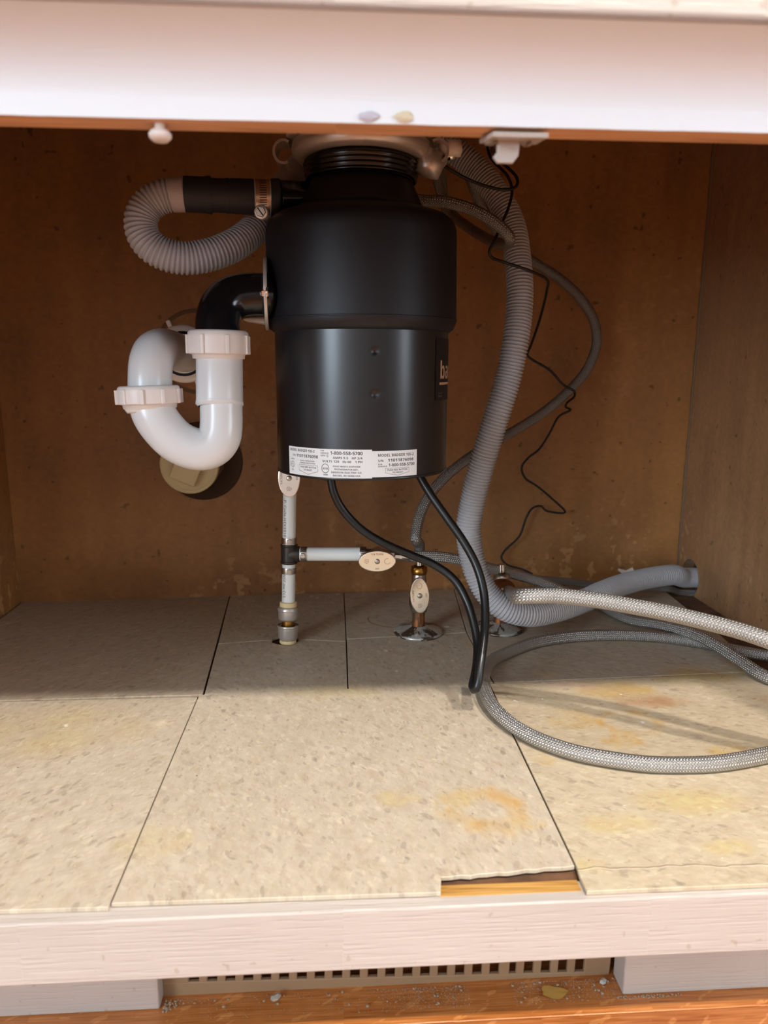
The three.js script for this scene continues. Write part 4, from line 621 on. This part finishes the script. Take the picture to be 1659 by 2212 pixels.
{ // crumbs of plaster and dust along the register: nobody could count them
  const gs = []; const bit = (x, z, s) => { const g = new THREE.IcosahedronGeometry(s, 0), P = g.attributes.position; const a = rr(0.5, 1), b = rr(0.3, 0.8); g.scale(1, b, a); g.rotateY(rr(0, 6)); g.translate(x, FLOOR + s * b * 0.7, z); gs.push(g); };
  for (let i = 0; i < 1500; i++) { const p = onY(rr(380, 1335), 0, FLOOR), q = rnd(), x = q < 0.45 ? onY(rr(1100, 1335), 2118, FLOOR).x : q < 0.75 ? onY(rr(820, 1010), 2128, FLOOR).x : onY(rr(370, 1000), 2135, FLOOR).x; bit(x, -0.0775 + Math.abs(rr(-1, 1)) ** 1.7 * 0.020, rr(0.00018, 0.0005) * (rnd() < 0.05 ? 3 : 1)); }
  for (let i = 0; i < 90; i++) { const q = rnd() ** 2; bit(onY(358 + q * 70, 2165, FLOOR).x, -0.0775 + rr(0, 0.012) * (1 - q), rr(0.0003, 0.0013) * (1.2 - q)); }
  for (let i = 0; i < 90; i++) bit(onY(rr(1335, 1480), 2160, FLOOR).x, -0.0605 + rr(0, 0.003), rr(0.0003, 0.001));
  const m = new THREE.Mesh(join(...gs), std({ color: rgb(166, 142, 116), roughness: 0.95 })); m.name = 'plaster_crumbs'; m.castShadow = m.receiveShadow = true; m.userData = { label: 'pale plaster crumbs and dust along the toe kick register', category: 'debris', kind: 'stuff' }; scene.add(m);
}
{ const bits = [[596, 2158, 0.0042, 'grey angular stone chip on the shaded floorboard below the register', rgb(170, 160, 144)], [1303, 2123, 0.0034, 'pale plaster chunk near the right end of the register', rgb(196, 188, 180)]];
  for (const [x, y, s, label, c] of bits) { const g = new THREE.DodecahedronGeometry(s, 0); g.scale(1.1, 0.5, 0.7); g.rotateY(0.6); const p = onY(x, y, FLOOR); g.translate(p.x, FLOOR + s * 0.45, p.z); single('chip', g, std({ color: c, roughness: 0.9 }), label, 'chip'); }
  const p = onY(1196, 2146, FLOOR), g = new THREE.CircleGeometry(0.006, 14), P = g.attributes.position; for (let i = 0; i < P.count; i++) { const k = 0.7 + 0.6 * noise(i * 1.3, 2); P.setXYZ(i, P.getX(i) * 1.7 * k, P.getY(i) * k, 0.0006 + 0.0012 * noise(i * 2.1, 5)); } g.rotateX(-Math.PI / 2); g.computeVertexNormals(); g.translate(p.x, FLOOR + 0.0004, p.z); single('dry_flake', g, std({ color: rgb(196, 150, 70), roughness: 0.7, side: THREE.DoubleSide }), 'yellowish dry flake on the floorboard in front of the register', 'flake'); }
{ // scrap of tape by the corrugated hose
  const a = depth(1335, 1228, 1.06), b = depth(1352, 1232, 1.06), c = depth(1366, 1226, 1.06), d = depth(1378, 1244, 1.05);
  const g = new THREE.BufferGeometry(), w = V(0.002, 0.008, 0.002), pos = [], idx = []; [a, b, c, d].forEach((p, i) => { const k = i ? 1 : 0.25; pos.push(p.x, p.y, p.z, p.x - w.x * k, p.y - w.y * k, p.z + w.z); }); for (let i = 0; i < 3; i++) idx.push(2 * i, 2 * i + 1, 2 * i + 2, 2 * i + 1, 2 * i + 3, 2 * i + 2);
  g.setAttribute('position', new THREE.Float32BufferAttribute(pos, 3)); g.setIndex(idx); g.computeVertexNormals(); g.setAttribute('uv', new THREE.Float32BufferAttribute(new Float32Array(16), 2)); single('paper_scrap', g, std({ color: rgb(206, 194, 178), roughness: 0.8, side: THREE.DoubleSide }), 'small pale scrap of tape sticking up behind the corrugated hose', 'paper scrap'); }

renderer.render(scene, camera);
